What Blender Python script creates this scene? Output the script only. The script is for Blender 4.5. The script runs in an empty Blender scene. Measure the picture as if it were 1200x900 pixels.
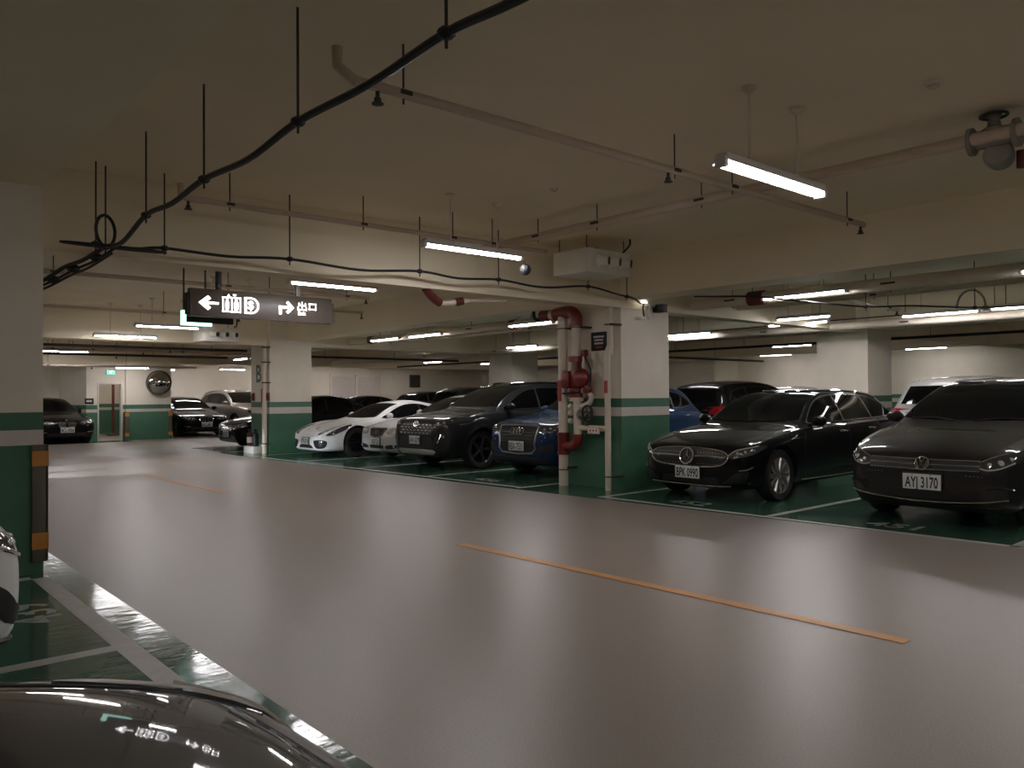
import bpy, bmesh, math, random
from mathutils import Vector, Matrix
from mathutils.bvhtree import BVHTree

S = bpy.context.scene
COL = S.collection
PI = math.pi
random.seed(7)

# ------------------------------------------------------------------ camera
F_PX, CAM_H = 933.0, 1.40
yaw, pitch, roll = math.radians(48.93), math.atan(13 / F_PX), math.radians(0.4)
fw = Vector((math.cos(yaw) * math.cos(pitch), math.sin(yaw) * math.cos(pitch), math.sin(pitch)))
rt0 = fw.cross(Vector((0, 0, 1))).normalized()
up0 = rt0.cross(fw)
up = up0 * math.cos(roll) + rt0 * math.sin(roll)
rt = rt0 * math.cos(roll) - up0 * math.sin(roll)
cam_data = bpy.data.cameras.new('camera')
cam_data.sensor_width = 36.0
cam_data.lens = 36.0 * F_PX / 1200.0
cam_data.clip_start = 0.05
cam = bpy.data.objects.new('camera', cam_data)
COL.objects.link(cam)
mw = Matrix((rt, up, -fw)).transposed().to_4x4()
mw.translation = Vector((0, 0, CAM_H))
cam.matrix_world = mw
S.camera = cam

# ------------------------------------------------------------------ world, light level, exposure
world = bpy.data.worlds.new('garage_air')
S.world = world
world.use_nodes = True
world.node_tree.nodes['Background'].inputs[0].default_value = (0.0, 0.0, 0.0, 1)
world.node_tree.nodes['Background'].inputs[1].default_value = 0.0
TUBE = 62.0          # emission of every fluorescent tube
vs = S.view_settings
vs.view_transform = 'Standard'
vs.look = 'None'
vs.gamma = 1.0
vs.exposure = 0.20
vs.use_curve_mapping = False
S.cycles.sample_clamp_indirect = 6.0
S.cycles.max_bounces = 10
S.cycles.diffuse_bounces = 7
S.cycles.glossy_bounces = 4
S.cycles.caustics_reflective = True
S.cycles.blur_glossy = 1.0
S.cycles.caustics_refractive = False


# ------------------------------------------------------------------ materials
def lin(c):
    return tuple(((v / 255) / 12.92 if v / 255 <= 0.04045 else ((v / 255 + 0.055) / 1.055) ** 2.4) for v in c)


def mat(name, col, rough=0.5, metal=0.0, coat=0.0, var=0.0, vscale=6.0, bump=0.0, bscale=60.0, emit=0.0, rvar=0.0, spec=0.5,
        bstretch=None):
    m = bpy.data.materials.new(name)
    m.use_nodes = True
    nt = m.node_tree
    b = nt.nodes['Principled BSDF']
    c = (*col, 1.0)
    b.inputs['Base Color'].default_value = c
    b.inputs['Roughness'].default_value = rough
    b.inputs['Metallic'].default_value = metal
    b.inputs['Specular IOR Level'].default_value = spec
    if coat:
        b.inputs['Coat Weight'].default_value = coat
        b.inputs['Coat Roughness'].default_value = 0.03
        b.inputs['Coat IOR'].default_value = 1.38
    tc = nt.nodes.new('ShaderNodeTexCoord')
    if var or rvar:
        n = nt.nodes.new('ShaderNodeTexNoise')
        n.inputs['Scale'].default_value = vscale
        n.inputs['Detail'].default_value = 5
        n.inputs['Roughness'].default_value = 0.6
        nt.links.new(tc.outputs['Object'], n.inputs['Vector'])
        if var:
            r = nt.nodes.new('ShaderNodeMapRange')
            r.inputs['From Min'].default_value = 0.3
            r.inputs['From Max'].default_value = 0.7
            r.inputs['To Min'].default_value = 1 - var
            r.inputs['To Max'].default_value = 1 + var
            nt.links.new(n.outputs['Fac'], r.inputs['Value'])
            mx = nt.nodes.new('ShaderNodeVectorMath')
            mx.operation = 'SCALE'
            mx.inputs[0].default_value = col
            nt.links.new(r.outputs['Result'], mx.inputs['Scale'])
            nt.links.new(mx.outputs['Vector'], b.inputs['Base Color'])
        if rvar:
            r2 = nt.nodes.new('ShaderNodeMapRange')
            r2.inputs['From Min'].default_value = 0.3
            r2.inputs['From Max'].default_value = 0.7
            r2.inputs['To Min'].default_value = max(0.02, rough - rvar)
            r2.inputs['To Max'].default_value = rough + rvar
            nt.links.new(n.outputs['Fac'], r2.inputs['Value'])
            nt.links.new(r2.outputs['Result'], b.inputs['Roughness'])
    if bump:
        n2 = nt.nodes.new('ShaderNodeTexNoise')
        n2.inputs['Scale'].default_value = bscale
        n2.inputs['Detail'].default_value = 3
        src = tc.outputs['Object']
        if bstretch:
            mp = nt.nodes.new('ShaderNodeMapping')
            mp.inputs['Scale'].default_value = bstretch
            nt.links.new(src, mp.inputs['Vector'])
            src = mp.outputs['Vector']
        nt.links.new(src, n2.inputs['Vector'])
        bp = nt.nodes.new('ShaderNodeBump')
        bp.inputs['Strength'].default_value = bump
        bp.inputs['Distance'].default_value = 0.01
        nt.links.new(n2.outputs['Fac'], bp.inputs['Height'])
        nt.links.new(bp.outputs['Normal'], b.inputs['Normal'])
    if emit:
        b.inputs['Emission Color'].default_value = c
        b.inputs['Emission Strength'].default_value = emit
    return m


CREAM = mat('cream_wall_paint', (0.80, 0.725, 0.61), 0.6, var=0.05, vscale=1.5, bump=0.05, bscale=120)
CEIL = mat('cream_ceiling_paint', (0.84, 0.745, 0.565), 0.7, var=0.05, vscale=0.8)
GREEN_W = mat('green_dado_paint', (0.058, 0.155, 0.094), 0.35, var=0.10, vscale=2.0)
STRIPE_W = mat('pale_stripe_paint', (0.62, 0.55, 0.50), 0.45, var=0.04)
FLOOR = mat('grey_epoxy_floor', (0.245, 0.203, 0.172), 0.37, var=0.22, vscale=120.0)
GREEN_F = mat('green_epoxy_floor', (0.042, 0.105, 0.072), 0.17, var=0.12, vscale=1.4, bump=0.05, bscale=9, rvar=0.06)
GREEN_L = mat('green_glossy_floor', (0.055, 0.135, 0.10), 0.10, var=0.12, vscale=1.4, bump=0.16, bscale=5, bstretch=(1.0, 2.6, 1))
LINE_W = mat('white_line_paint', (0.42, 0.40, 0.36), 0.45, var=0.10, vscale=9)
LINE_O = mat('orange_line_paint', (0.52, 0.245, 0.075), 0.45, var=0.08, vscale=6)
NUM_W = mat('worn_number_paint', (0.30, 0.31, 0.28), 0.5, var=0.25, vscale=20)
PIPE_C = mat('cream_pipe_paint', (0.70, 0.61, 0.50), 0.45, var=0.06, vscale=4)
PIPE_P = mat('pinkish_pipe_paint', (0.58, 0.46, 0.37), 0.5, var=0.06, vscale=4)
RED = mat('red_enamel', (0.17, 0.014, 0.012), 0.35, coat=0.15, var=0.08)
RUST = mat('dark_red_coupling', (0.11, 0.016, 0.012), 0.5, var=0.12)
BLACK = mat('black_plastic', (0.010, 0.010, 0.010), 0.45)
RUBBER = mat('tyre_rubber', (0.012, 0.012, 0.012), 0.75, bump=0.1, bscale=200)
STEEL = mat('galvanised_steel', (0.30, 0.28, 0.25), 0.5, metal=0.6, var=0.1)
RODM = mat('dark_rod_steel', (0.06, 0.05, 0.04), 0.6, metal=0.3)
CHROME = mat('chrome', (0.80, 0.80, 0.80), 0.08, metal=1.0)
SATIN = mat('satin_silver', (0.50, 0.49, 0.48), 0.28, metal=0.9)
DARKRIM = mat('dark_alloy', (0.12, 0.115, 0.11), 0.3, metal=0.8)
SILRIM = mat('silver_alloy', (0.42, 0.40, 0.38), 0.28, metal=0.9)
GLASS = mat('tinted_glass', (0.003, 0.003, 0.004), 0.03, spec=0.28)
LAMPG = mat('headlight_glass', (0.05, 0.05, 0.05), 0.06, spec=0.8, coat=0.6)
LAMPY = mat('clear_headlight_glass', (0.30, 0.28, 0.22), 0.08, spec=0.8, coat=0.6)
LENS = mat('lamp_lens', (0.75, 0.75, 0.72), 0.12, metal=0.5, coat=0.5)
TAIL = mat('red_tail_lamp', (0.25, 0.006, 0.010), 0.12, coat=0.5)
PLATE = mat('plate_white', (0.74, 0.74, 0.72), 0.4)
PLATE_K = mat('plate_black_ink', (0.012, 0.012, 0.012), 0.5)
WHITE_BOX = mat('white_painted_metal', (0.80, 0.76, 0.68), 0.45, var=0.04)
TUBE_M = mat('fluorescent_tube', (1.0, 0.97, 0.98), 0.4, emit=TUBE)
HOUSING = mat('white_light_housing', (0.66, 0.64, 0.62), 0.4)
SIGN_M = mat('brown_sign_panel', (0.13, 0.105, 0.092), 0.35, var=0.05)
SIGN_L = mat('backlit_white_symbol', (1.0, 0.98, 0.98), 0.4, emit=3.0)
SIGN_G = mat('backlit_green_edge', (0.55, 1.0, 0.85), 0.4, emit=1.6)
EXIT_G = mat('backlit_green_exit', (0.12, 0.75, 0.50), 0.4, emit=1.2)
MIRROR = mat('convex_mirror', (0.75, 0.75, 0.75), 0.02, metal=1.0)
ORANGE = mat('orange_plastic', (0.50, 0.20, 0.03), 0.5, var=0.1)
GUARD = mat('dark_rubber_guard', (0.10, 0.085, 0.06), 0.6, var=0.1)
TXTW = mat('white_print', (0.70, 0.70, 0.68), 0.5)
TXTR = mat('red_print', (0.36, 0.05, 0.035), 0.5)
BPAINT = mat('letter_green_paint', (0.10, 0.15, 0.12), 0.5)


def paint(name, col, metal=0.0, rough=0.5, coat=0.8):
    return mat(name, col, rough, metal=metal, coat=coat, spec=0.06)


# ------------------------------------------------------------------ mesh helpers
def tag(o, label=None, cat=None, group=None, kind=None):
    if label: o['label'] = label
    if cat: o['category'] = cat
    if group: o['group'] = group
    if kind: o['kind'] = kind
    return o


def empty(name, loc=(0, 0, 0), rz=0.0):
    o = bpy.data.objects.new(name, None)
    COL.objects.link(o)
    o.location = loc
    o.rotation_euler = (0, 0, rz)
    return o


def frame_of(d):
    d = Vector(d).normalized()
    a = Vector((0, 0, 1)) if abs(d.z) < 0.9 else Vector((1, 0, 0))
    u = d.cross(a).normalized()
    return d, u, d.cross(u)


class MB:
    def __init__(self):
        self.v, self.f, self.m = [], [], []

    def add(self, vs_, fs, mi=0):
        b = len(self.v)
        self.v += [tuple(p) for p in vs_]
        for f in fs:
            self.f.append([i + b for i in f])
            self.m.append(mi)
        return self

    def box(self, x0, x1, y0, y1, z0, z1, mi=0):
        return self.add([(x0, y0, z0), (x1, y0, z0), (x1, y1, z0), (x0, y1, z0), (x0, y0, z1), (x1, y0, z1), (x1, y1, z1), (x0, y1, z1)],
                        [(3, 2, 1, 0), (4, 5, 6, 7), (0, 1, 5, 4), (1, 2, 6, 5), (2, 3, 7, 6), (3, 0, 4, 7)], mi)

    def cyl(self, p0, p1, r0, r1=None, n=14, mi=0):
        p0, p1 = Vector(p0), Vector(p1)
        r1 = r0 if r1 is None else r1
        d, u, w = frame_of(p1 - p0)
        vs_ = []
        for p, r in ((p0, r0), (p1, r1)):
            for k in range(n):
                a = 2 * PI * k / n
                vs_.append(p + u * (r * math.cos(a)) + w * (r * math.sin(a)))
        fs = [(k, (k + 1) % n, n + (k + 1) % n, n + k) for k in range(n)]
        fs += [tuple(range(n - 1, -1, -1)), tuple(range(n, 2 * n))]
        return self.add(vs_, fs, mi)

    def tube(self, pts, r, n=8, closed=False, mi=0):
        pts = [Vector(p) for p in pts]
        N = len(pts)
        vs_, fs = [], []
        ref = None
        for i, p in enumerate(pts):
            a = pts[(i - 1) % N] if (closed or i > 0) else p
            b = pts[(i + 1) % N] if (closed or i < N - 1) else p
            d = (b - a)
            d = d.normalized() if d.length > 1e-9 else Vector((1, 0, 0))
            if ref is None:
                _, ref, _ = frame_of(d)
            ref = (ref - d * ref.dot(d)).normalized()
            w = d.cross(ref)
            rr = r[i] if isinstance(r, (list, tuple)) else r
            for k in range(n):
                t = 2 * PI * k / n
                vs_.append(p + ref * (rr * math.cos(t)) + w * (rr * math.sin(t)))
        for i in range(N if closed else N - 1):
            j = (i + 1) % N
            for k in range(n):
                l = (k + 1) % n
                fs.append((i * n + k, i * n + l, j * n + l, j * n + k))
        if not closed:
            fs.append(tuple(range(n - 1, -1, -1)))
            fs.append(tuple((N - 1) * n + k for k in range(n)))
        return self.add(vs_, fs, mi)

    def lathe(self, o, axis, prof, n=24, mi=0, close=True):
        o = Vector(o)
        d, u, w = frame_of(axis)
        vs_, fs = [], []
        for r, h in prof:
            for k in range(n):
                a = 2 * PI * k / n
                vs_.append(o + d * h + u * (r * math.cos(a)) + w * (r * math.sin(a)))
        for i in range(len(prof) - 1):
            for k in range(n):
                l = (k + 1) % n
                fs.append((i * n + k, i * n + l, (i + 1) * n + l, (i + 1) * n + k))
        if close:
            if prof[0][0] > 1e-6: fs.append(tuple(range(n - 1, -1, -1)))
            if prof[-1][0] > 1e-6: fs.append(tuple((len(prof) - 1) * n + k for k in range(n)))
        return self.add(vs_, fs, mi)

    def sphere(self, c, r, n=16, sc=(1, 1, 1), mi=0):
        c = Vector(c)
        vs_, fs = [], []
        h = n // 2
        for i in range(h + 1):
            ph = PI * i / h
            for k in range(n):
                th = 2 * PI * k / n
                vs_.append(c + Vector((r * sc[0] * math.sin(ph) * math.cos(th), r * sc[1] * math.sin(ph) * math.sin(th), r * sc[2] * math.cos(ph))))
        for i in range(h):
            for k in range(n):
                l = (k + 1) % n
                fs.append((i * n + k, (i + 1) * n + k, (i + 1) * n + l, i * n + l))
        return self.add(vs_, fs, mi)

    def prism(self, poly, ext, mi=0):
        n = len(poly)
        e = Vector(ext)
        P = [Vector(p) for p in poly]
        return self.add(P + [p + e for p in P],
                        [tuple(range(n - 1, -1, -1)), tuple(range(n, 2 * n))] + [(k, (k + 1) % n, n + (k + 1) % n, n + k) for k in range(n)], mi)

    def xf(self, M):
        self.v = [tuple(M @ Vector(p)) for p in self.v]
        return self

    def build(self, name, mats, parent=None, bevel=0.0, smooth=True, angle=0.6, loc=None):
        me = bpy.data.meshes.new(name)
        me.from_pydata(self.v, [], self.f)
        mats = mats if isinstance(mats, (list, tuple)) else [mats]
        for m in mats: me.materials.append(m)
        if len(mats) > 1: me.polygons.foreach_set('material_index', self.m)
        bm = bmesh.new()
        bm.from_mesh(me)
        bmesh.ops.remove_doubles(bm, verts=bm.verts, dist=1e-5)
        bmesh.ops.recalc_face_normals(bm, faces=bm.faces)
        if bevel:
            bmesh.ops.bevel(bm, geom=list(bm.edges), offset=bevel, segments=2, affect='EDGES', profile=0.5)
        bm.to_mesh(me)
        bm.free()
        if smooth:
            me.polygons.foreach_set('use_smooth', [True] * len(me.polygons))
            me.set_sharp_from_angle(angle=angle)
        o = bpy.data.objects.new(name, me)
        COL.objects.link(o)
        if parent: o.parent = parent
        if loc: o.location = loc
        return o


def catmull(pts, n=6, closed=False):
    P = [Vector(p) for p in pts]
    N = len(P)
    out = []
    for i in range(N if closed else N - 1):
        p0 = P[(i - 1) % N] if (closed or i > 0) else P[0] * 2 - P[1]
        p1, p2 = P[i], P[(i + 1) % N]
        p3 = P[(i + 2) % N] if (closed or i < N - 2) else P[-1] * 2 - P[-2]
        for k in range(n):
            t = k / n
            out.append(0.5 * ((2 * p1) + (p2 - p0) * t + (2 * p0 - 5 * p1 + 4 * p2 - p3) * t * t + (3 * p1 - p0 - 3 * p2 + p3) * t ** 3))
    if not closed: out.append(P[-1])
    return out


def struct(o, kind='structure'):
    o['kind'] = kind
    return o


def text_data(s, size, cond=1.0):
    cu = bpy.data.curves.new('lettering', 'FONT')
    cu.body = s
    cu.size = size
    cu.align_x = 'CENTER'
    cu.align_y = 'CENTER'
    cu.resolution_u = 3
    cu.offset = size * 0.02
    o = bpy.data.objects.new('lettering', cu)
    COL.objects.link(o)
    dg = bpy.context.evaluated_depsgraph_get()
    me = bpy.data.meshes.new_from_object(o.evaluated_get(dg))
    vs_ = [Vector((v.co.x * cond, v.co.y, 0)) for v in me.vertices]
    fs = [tuple(p.vertices) for p in me.polygons]
    bpy.data.objects.remove(o)
    bpy.data.meshes.remove(me)
    bpy.data.curves.remove(cu)
    return vs_, fs


def lettering(s, size, M, material, parent, name='lettering', cond=1.0):
    """flat print: letters as thin mesh in the plane of M (x right, y up, z out)"""
    vs_, fs = text_data(s, size, cond)
    me = bpy.data.meshes.new(name)
    me.from_pydata([tuple(M @ v) for v in vs_], [], fs)
    me.materials.append(material)
    o = bpy.data.objects.new(name, me)
    COL.objects.link(o)
    o.parent = parent
    return o


def basis(right, upv, out, org):
    M = Matrix((Vector(right), Vector(upv), Vector(out))).transposed().to_4x4()
    M.translation = Vector(org)
    return M

# ------------------------------------------------------------------ the setting
CZ = 3.40
X0, X1, Y0, Y1 = -5.5, 27.5, -7.0, 34.0
struct(MB().box(X0 - .2, X1 + .2, Y0 - .2, Y1 + .2, -0.2, 0).build('floor', FLOOR, smooth=False))
struct(MB().box(X0 - .2, X1 + .2, Y0 - .2, Y1 + .2, CZ, CZ + .2).build('ceiling', CEIL, smooth=False))


def bands(par, x0, x1, y0, y1, z, e=0.003):
    MB().box(x0 - e, x1 + e, y0 - e, y1 + e, 0.0, z[0]).build('green_dado', GREEN_W, par, smooth=False)
    MB().box(x0 - e, x1 + e, y0 - e, y1 + e, z[0], z[1]).build('pale_stripe', STRIPE_W, par, smooth=False)
    MB().box(x0 - e, x1 + e, y0 - e, y1 + e, z[1], z[2]).build('green_stripe', GREEN_W, par, smooth=False)


ZA, ZB, ZF = (1.08, 1.21, 1.34), (0.98, 1.14, 1.27), (0.93, 1.03, 1.17)


def wall(name, x0, x1, y0, y1, z=ZA, z0=0.0, z1=CZ):
    o = struct(MB().box(x0, x1, y0, y1, z0, z1).build(name, CREAM, smooth=False))
    if z: bands(o, x0, x1, y0, y1, z)
    return o


wall('wall_left', X0 - .2, X0, Y0, Y1)
wall('wall_right', X1, X1 + .2, Y0, Y1)
wall('wall_back', X0, X1, Y1, Y1 + .2, ZF)
wall('wall_front', X0, X1, Y0 - .2, Y0)
wall('wall_right_recess', 25.9, 27.5, 17.9, 19.3, ZA)
wall('wall_door_left', 6.50, 6.86, 28.30, 28.46, ZF)
wall('wall_door_right', 7.56, 7.90, 28.30, 28.46, ZF)
wall('wall_door_above', 6.86, 7.56, 28.30, 28.46, None, 1.86)
wall('wall_back_left', X0, 6.50, 32.2, 32.4, ZF)
wall('wall_corridor_left', 6.50, 6.64, 28.46, 34.0, ZF)
wall('wall_corridor_right', 9.10, 9.24, 28.72, 34.0, ZF)


def pillar(x0, x1, y0, y1, z, ztop=CZ):
    o = struct(MB().box(x0, x1, y0, y1, 0, ztop).build('pillar', CREAM, smooth=False))
    bands(o, x0, x1, y0, y1, z)
    return o


pA = pillar(8.88, 10.00, 7.75, 8.86, ZA)
pC = pillar(0.26, 1.36, 7.29, 8.40, (1.03, 1.15, 1.29))
pB = pillar(8.38, 9.50, 18.70, 19.80, ZB)
pillar(16.20, 17.30, 7.50, 8.60, ZA)
pillar(16.20, 17.30, 18.60, 19.70, ZA)
pillar(0.26, 1.36, 18.40, 19.50, ZB)
pM = pillar(7.66, 9.10, 28.20, 28.70, ZF)
pillar(0.26, 1.36, -3.80, -2.70, ZA)
pillar(8.88, 10.00, -3.40, -2.30, ZA)


def beam(x0, x1, y0, y1, z0):
    return struct(MB().box(x0, x1, y0, y1, z0, CZ).build('beam', CEIL, smooth=False))


beam(8.86, 9.32, Y0, 28.19, 2.80)          # over the fronts of the parked row
beam(0.27, 1.35, Y0, 27.9, 3.10)          # along the near bays
beam(16.3, 16.9, Y0, Y1, 2.72)
beam(24.6, 25.1, Y0, Y1, 2.72)
beam(X0, X1, 7.73, 8.00, 2.67)            # across the aisle at the valve pillar
beam(X0, X1, 18.75, 19.35, 2.66)
beam(X0, X1, -3.3, -2.7, 2.64)
beam(X0, 9.3, 27.95, 28.3, 2.46)          # above the door wall
beam(9.3, X1, 29.6, 30.2, 2.62)

# door frame
d = struct(empty('door_1', (7.2, 28.3, 0)))
MB().box(-.38, -.33, -.03, .17, 0, 1.90).build('door_jamb', STRIPE_W, d, bevel=.004)
MB().box(.33, .38, -.03, .17, 0, 1.90).build('door_jamb', STRIPE_W, d, bevel=.004)
MB().box(-.33, .33, -.03, .17, 1.84, 1.90).build('door_head', STRIPE_W, d, bevel=.004)

# painted floor areas
def area(name, poly, material, z=0.002):
    return struct(MB().prism([(x, y, 0.0005) for x, y in poly], (0, 0, z)).build(name, material, smooth=False))


area('floor_green_bays', [(8.13, Y0), (18.3, Y0), (18.3, 22.7), (8.15, 22.7), (7.62, 22.2), (7.55, 18.0), (7.86, 8.0), (8.10, 3.0)], GREEN_F)
area('floor_green_near_bays', [(X0, Y0), (1.58, Y0), (1.58, 21.5), (X0, 21.5)], GREEN_L)
area('floor_green_back_bays', [(24.4, Y0), (X1, Y0), (X1, Y1), (24.4, Y1)], GREEN_F)
area('floor_green_end_strip', [(X0, 27.3), (7.64, 27.3), (7.64, 28.29), (6.48, 28.29), (6.48, Y1), (X0, Y1)], GREEN_F)


def line(x0, y0, x1, y1, w, name='bay_line', material=LINE_W):
    p, q = Vector((x0, y0)), Vector((x1, y1))
    n = (q - p).normalized()
    n = Vector((-n.y, n.x)) * w / 2
    return struct(MB().prism([(*(p + n), .0027), (*(q + n), .0027), (*(q - n), .0027), (*(p - n), .0027)], (0, 0, .0015)).build(name, material, smooth=False))


FL = lambda y: 8.24 - 0.0355 * (y - 0.0) if y > 2 else 8.17     # front line of the far row as it runs
line(8.20, -2.0, 8.06, 7.45, .09, 'bay_front_line')
line(8.02, 8.99, 7.70, 18.3, .09, 'bay_front_line')
line(7.66, 20.0, 7.64, 22.4, .09, 'bay_front_line')
for y in (2.45, 4.93, 7.40):
    line(8.12, y, 13.4, y, .09)
for y in (0.0, -2.2):
    line(8.2, y, 13.4, y, .09)
for y in (8.99, 11.41, 13.65, 15.95, 18.3, 20.0, 22.4):
    line(7.92, y, 13.3, y, .09)
line(13.45, -3, 13.45, 22.4, .09, 'bay_back_line')
line(1.31, -6.5, 1.31, 7.10, .12, 'bay_front_line')
for y in (4.83, 2.40, -0.02, -2.4):
    line(-4.5, y, 1.25, y, .11)
line(0.0, 7.14, 1.25, 7.14, .11)
line(1.31, 8.5, 1.31, 18.2, .12, 'bay_front_line')
for a, b in ((1.93, 5.98), (11.5, 15.25), (21.0, 25.0), (-7, -3)):
    line(4.63 - .012 * a, a, 4.63 - .012 * b, b, .10, 'centre_line', LINE_O)


def bay_number(s, x, y, right, upv, size=.36):
    o = struct(empty('floor_bay_number', (x, y, .0035)))
    lettering(s, size, basis(right, upv, (0, 0, 1), (0, 0, 0)), NUM_W, o, 'painted_digits')
    return o


bay_number('439', 1.06, 5.98, (0, 1, 0), (-1, 0, 0), .40)
bay_number('451', 8.50, 3.65, (0, -1, 0), (1, 0, 0), .40)
bay_number('452', 8.42, 6.22, (0, -1, 0), (1, 0, 0), .40)
bay_number('456', 8.35, 10.2, (0, -1, 0), (1, 0, 0), .40)

# ------------------------------------------------------------------ fluorescent battens
def batten(x, y, z, label, group, along='X', L=1.24, stems=True, twin=True, box=False):
    rz = 0 if along == 'X' else PI / 2
    t = tag(empty('batten_light', (x, y, z), rz), label, 'light', group)
    h = L / 2
    MB().box(-h, h, -.045, .045, .012, .055).build('housing', HOUSING, t, bevel=.006)
    for s in (-1, 1):
        MB().add([(-h, s * .03, .016), (h, s * .03, .016), (h, s * .072, -.010), (-h, s * .072, -.010), (-h, s * .03, .022), (h, s * .03, .022), (h, s * .075, -.006), (-h, s * .075, -.006)],
                 [(0, 1, 2, 3), (7, 6, 5, 4), (0, 4, 5, 1), (3, 2, 6, 7), (0, 3, 7, 4), (1, 5, 6, 2)]).build('added_spill_shield', HOUSING, t, smooth=False)  # added lips, shaped to hold tube light off the ceiling
    for s in (-1, 1):
        MB().box(s * h - .02, s * h + .02, -.04, .04, -.035, .03).build('end_cap', HOUSING, t, bevel=.004)
    for yy in ((-.022, .022) if twin else (0,)):
        MB().cyl((-h + .02, yy, -.014), (h - .02, yy, -.014), .014, n=8).build('tube', TUBE_M, t)
    if stems:
        top = CZ - z
        for s in (-.3, .3):
            MB().cyl((s, 0, .05), (s, 0, top), .009, n=8).build('stem', PIPE_C, t)
            MB().lathe((s, 0, top), (0, 0, -1), [(.055, 0), (.05, .02), (.02, .045), (.01, .05)], 14).build('ceiling_cup', PIPE_C, t)
    return t


A = 'batten lights over the wide aisle'
batten(4.87, 2.87, 2.85, 'bright tube light hanging over the aisle, the nearest and highest in view', A)
batten(5.02, 6.33, 2.87, 'tube light in front of the cross beam, with a grey globe at one end', A)
batten(5.05, 9.30, 2.84, 'tube light just above the brown hanging sign', A)
batten(5.20, 13.1, 2.86, 'tube light hidden behind the brown hanging sign', A)
batten(5.34, 16.75, 2.84, 'tube light left of the brown sign, the upper of two staggered ones', A)
batten(4.94, 18.2, 2.72, 'tube light left of the brown sign, the lower of two staggered ones', A)
batten(5.45, 26.2, 2.78, 'tube light low beside the near wall pillar, above the far black sedan', A)
batten(5.0, -0.7, 2.86, 'aisle tube light behind the camera position', A)
batten(5.0, -4.6, 2.86, 'aisle tube light farthest behind the camera position', A)
E2 = 'batten lights at the far end wall'
batten(4.2, 30.2, 2.66, 'unseen tube light added to brighten the wall behind the black sedan beside the doorway', E2)  # added behind the beam to light the recess wall
batten(7.55, 27.1, 2.36, 'tube light in front of the green exit sign above the doorway', E2, L=1.0)
batten(9.9, 31.2, 2.46, 'short tube light beside the round traffic mirror', E2, L=.6)
batten(12.3, 30.9, 2.50, 'tube light left of the pillar with the letter B', E2, L=1.0)
batten(9.6, 23.4, 2.55, 'short tube light above the black car next to the pillar with the letter B', E2, 'Y', L=1.0)
B = 'batten lights over the first parked row'
for y, l in ((2.4, 'at the picture edge above the grey hatchback'), (5.7, 'on the long pale pipe above the black wagon'),
             (11.35, 'beside the pipes of the valve pillar, above the dark SUV'), (14.9, 'on the long pale pipe above the silver sedan'),
             (16.6, 'on the long pale pipe above the white coupe'), (-1.2, 'beyond the picture edge past the grey hatchback')):
    batten(10.38, y, 2.78, 'hidden tube light added ' + l, B, 'Y')
C2 = 'batten lights over the second parked row'
for x, y, l in ((14.9, 11.0, 'just right of the valve pillar'), (14.35, 8.0, 'above the roof of the black wagon'),
                (14.55, 5.48, 'beside the arched conduit'), (14.45, 4.3, 'short one past the arched conduit'),
                (14.8, 16.55, 'before the pale pillar'), (15.5, 23.0, 'behind the silver sedan'),
                (14.5, 0.5, 'out of view past the grey hatchback')):
    batten(x, y, 2.76, 'tube light over the second row ' + l, C2, 'Y', L=.7 if 'short' in l else 1.24)
batten(12.95, 7.10, 2.72, 'wide box light mounted above the black wagon', C2, 'Y', L=1.0)
D2 = 'batten lights over the back aisle'
for x, y, l in ((19.0, 26.7, 'behind the dark SUV, near the pale doors'), (21.85, 26.5, 'left of the pale pillar behind the dark SUV'),
                (26.0, 10.2, 'right of the bare far pillar'), (25.9, 15.3, 'left of the bare far pillar'), (21.0, 20.5, 'deep behind the dark SUV'),
                (21.2, 12.0, 'deep behind the black wagon'), (21.2, 4.0, 'deep behind the grey hatchback'), (21.0, 32.0, 'close to the back wall')):
    batten(x, y, 2.78, 'small far tube light ' + l, D2, 'Y')
for x, l in ((11.2, 'above the tail of the black sedan by the round mirror'), (14.6, 'along the back wall behind the lettered pillar'), (17.6, 'along the back wall near the pale doors')):
    batten(x, 32.0, 2.76, 'hidden tube light added ' + l, E2)  # extra tubes out of sight, added to brighten the back wall
batten(7.7, 29.4, 2.6, 'added fill tube just inside the doorway, hidden above its head', E2, L=.9)  # second tube added to brighten the room seen through the door
batten(8.0, 31.6, 2.6, 'tube light inside the room behind the doorway', E2, L=.9)

batten(-2.2, 2.7, 2.86, 'unseen tube light added over the near bays beside the camera position', 'added fill tubes over the near bays', 'Y')  # added out of view to lift the left ceiling and near pillar
batten(-2.0, -1.6, 2.86, 'unseen tube light added over the near bays behind the camera position', 'added fill tubes over the near bays', 'Y')  # likewise added, fills the near pillar face and left ceiling

# ------------------------------------------------------------------ ceiling pipes and cables
def pipe(name, pts, r, material, label, rods=(), heads=(), cat='pipe', group=None, couplers=(), fillet=4):
    root = tag(empty(name, pts[0]), label, cat, group)
    o = Vector(pts[0])
    P = [Vector(p) - o for p in pts]
    MB().tube(P, r, 12).build('run', material, root)
    for (x, y, z) in rods:
        p = Vector((x, y, z)) - o
        MB().cyl(p + Vector((0, 0, -r - .03)), (p.x, p.y, CZ - o.z), .006, n=6).build('hanger_rod', RODM, root)
        MB().box(p.x - r - .008, p.x + r + .008, p.y - r - .008, p.y + r + .008, p.z - .012, p.z + .012).build('hanger_clip', RODM, root)
    for (x, y, z) in heads:
        p = Vector((x, y, z)) - o
        MB().lathe(p, (0, 0, -1), [(.012, -.05), (.012, 0), (.02, .005), (.02, .03), (.034, .034), (.034, .04), (.008, .046)], 12).build('sprinkler_head', RODM, root)
    for (a, b, rr) in couplers:
        MB().cyl(Vector(a) - o, Vector(b) - o, rr, n=12).build('coupling', RUST, root)
    return root


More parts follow.
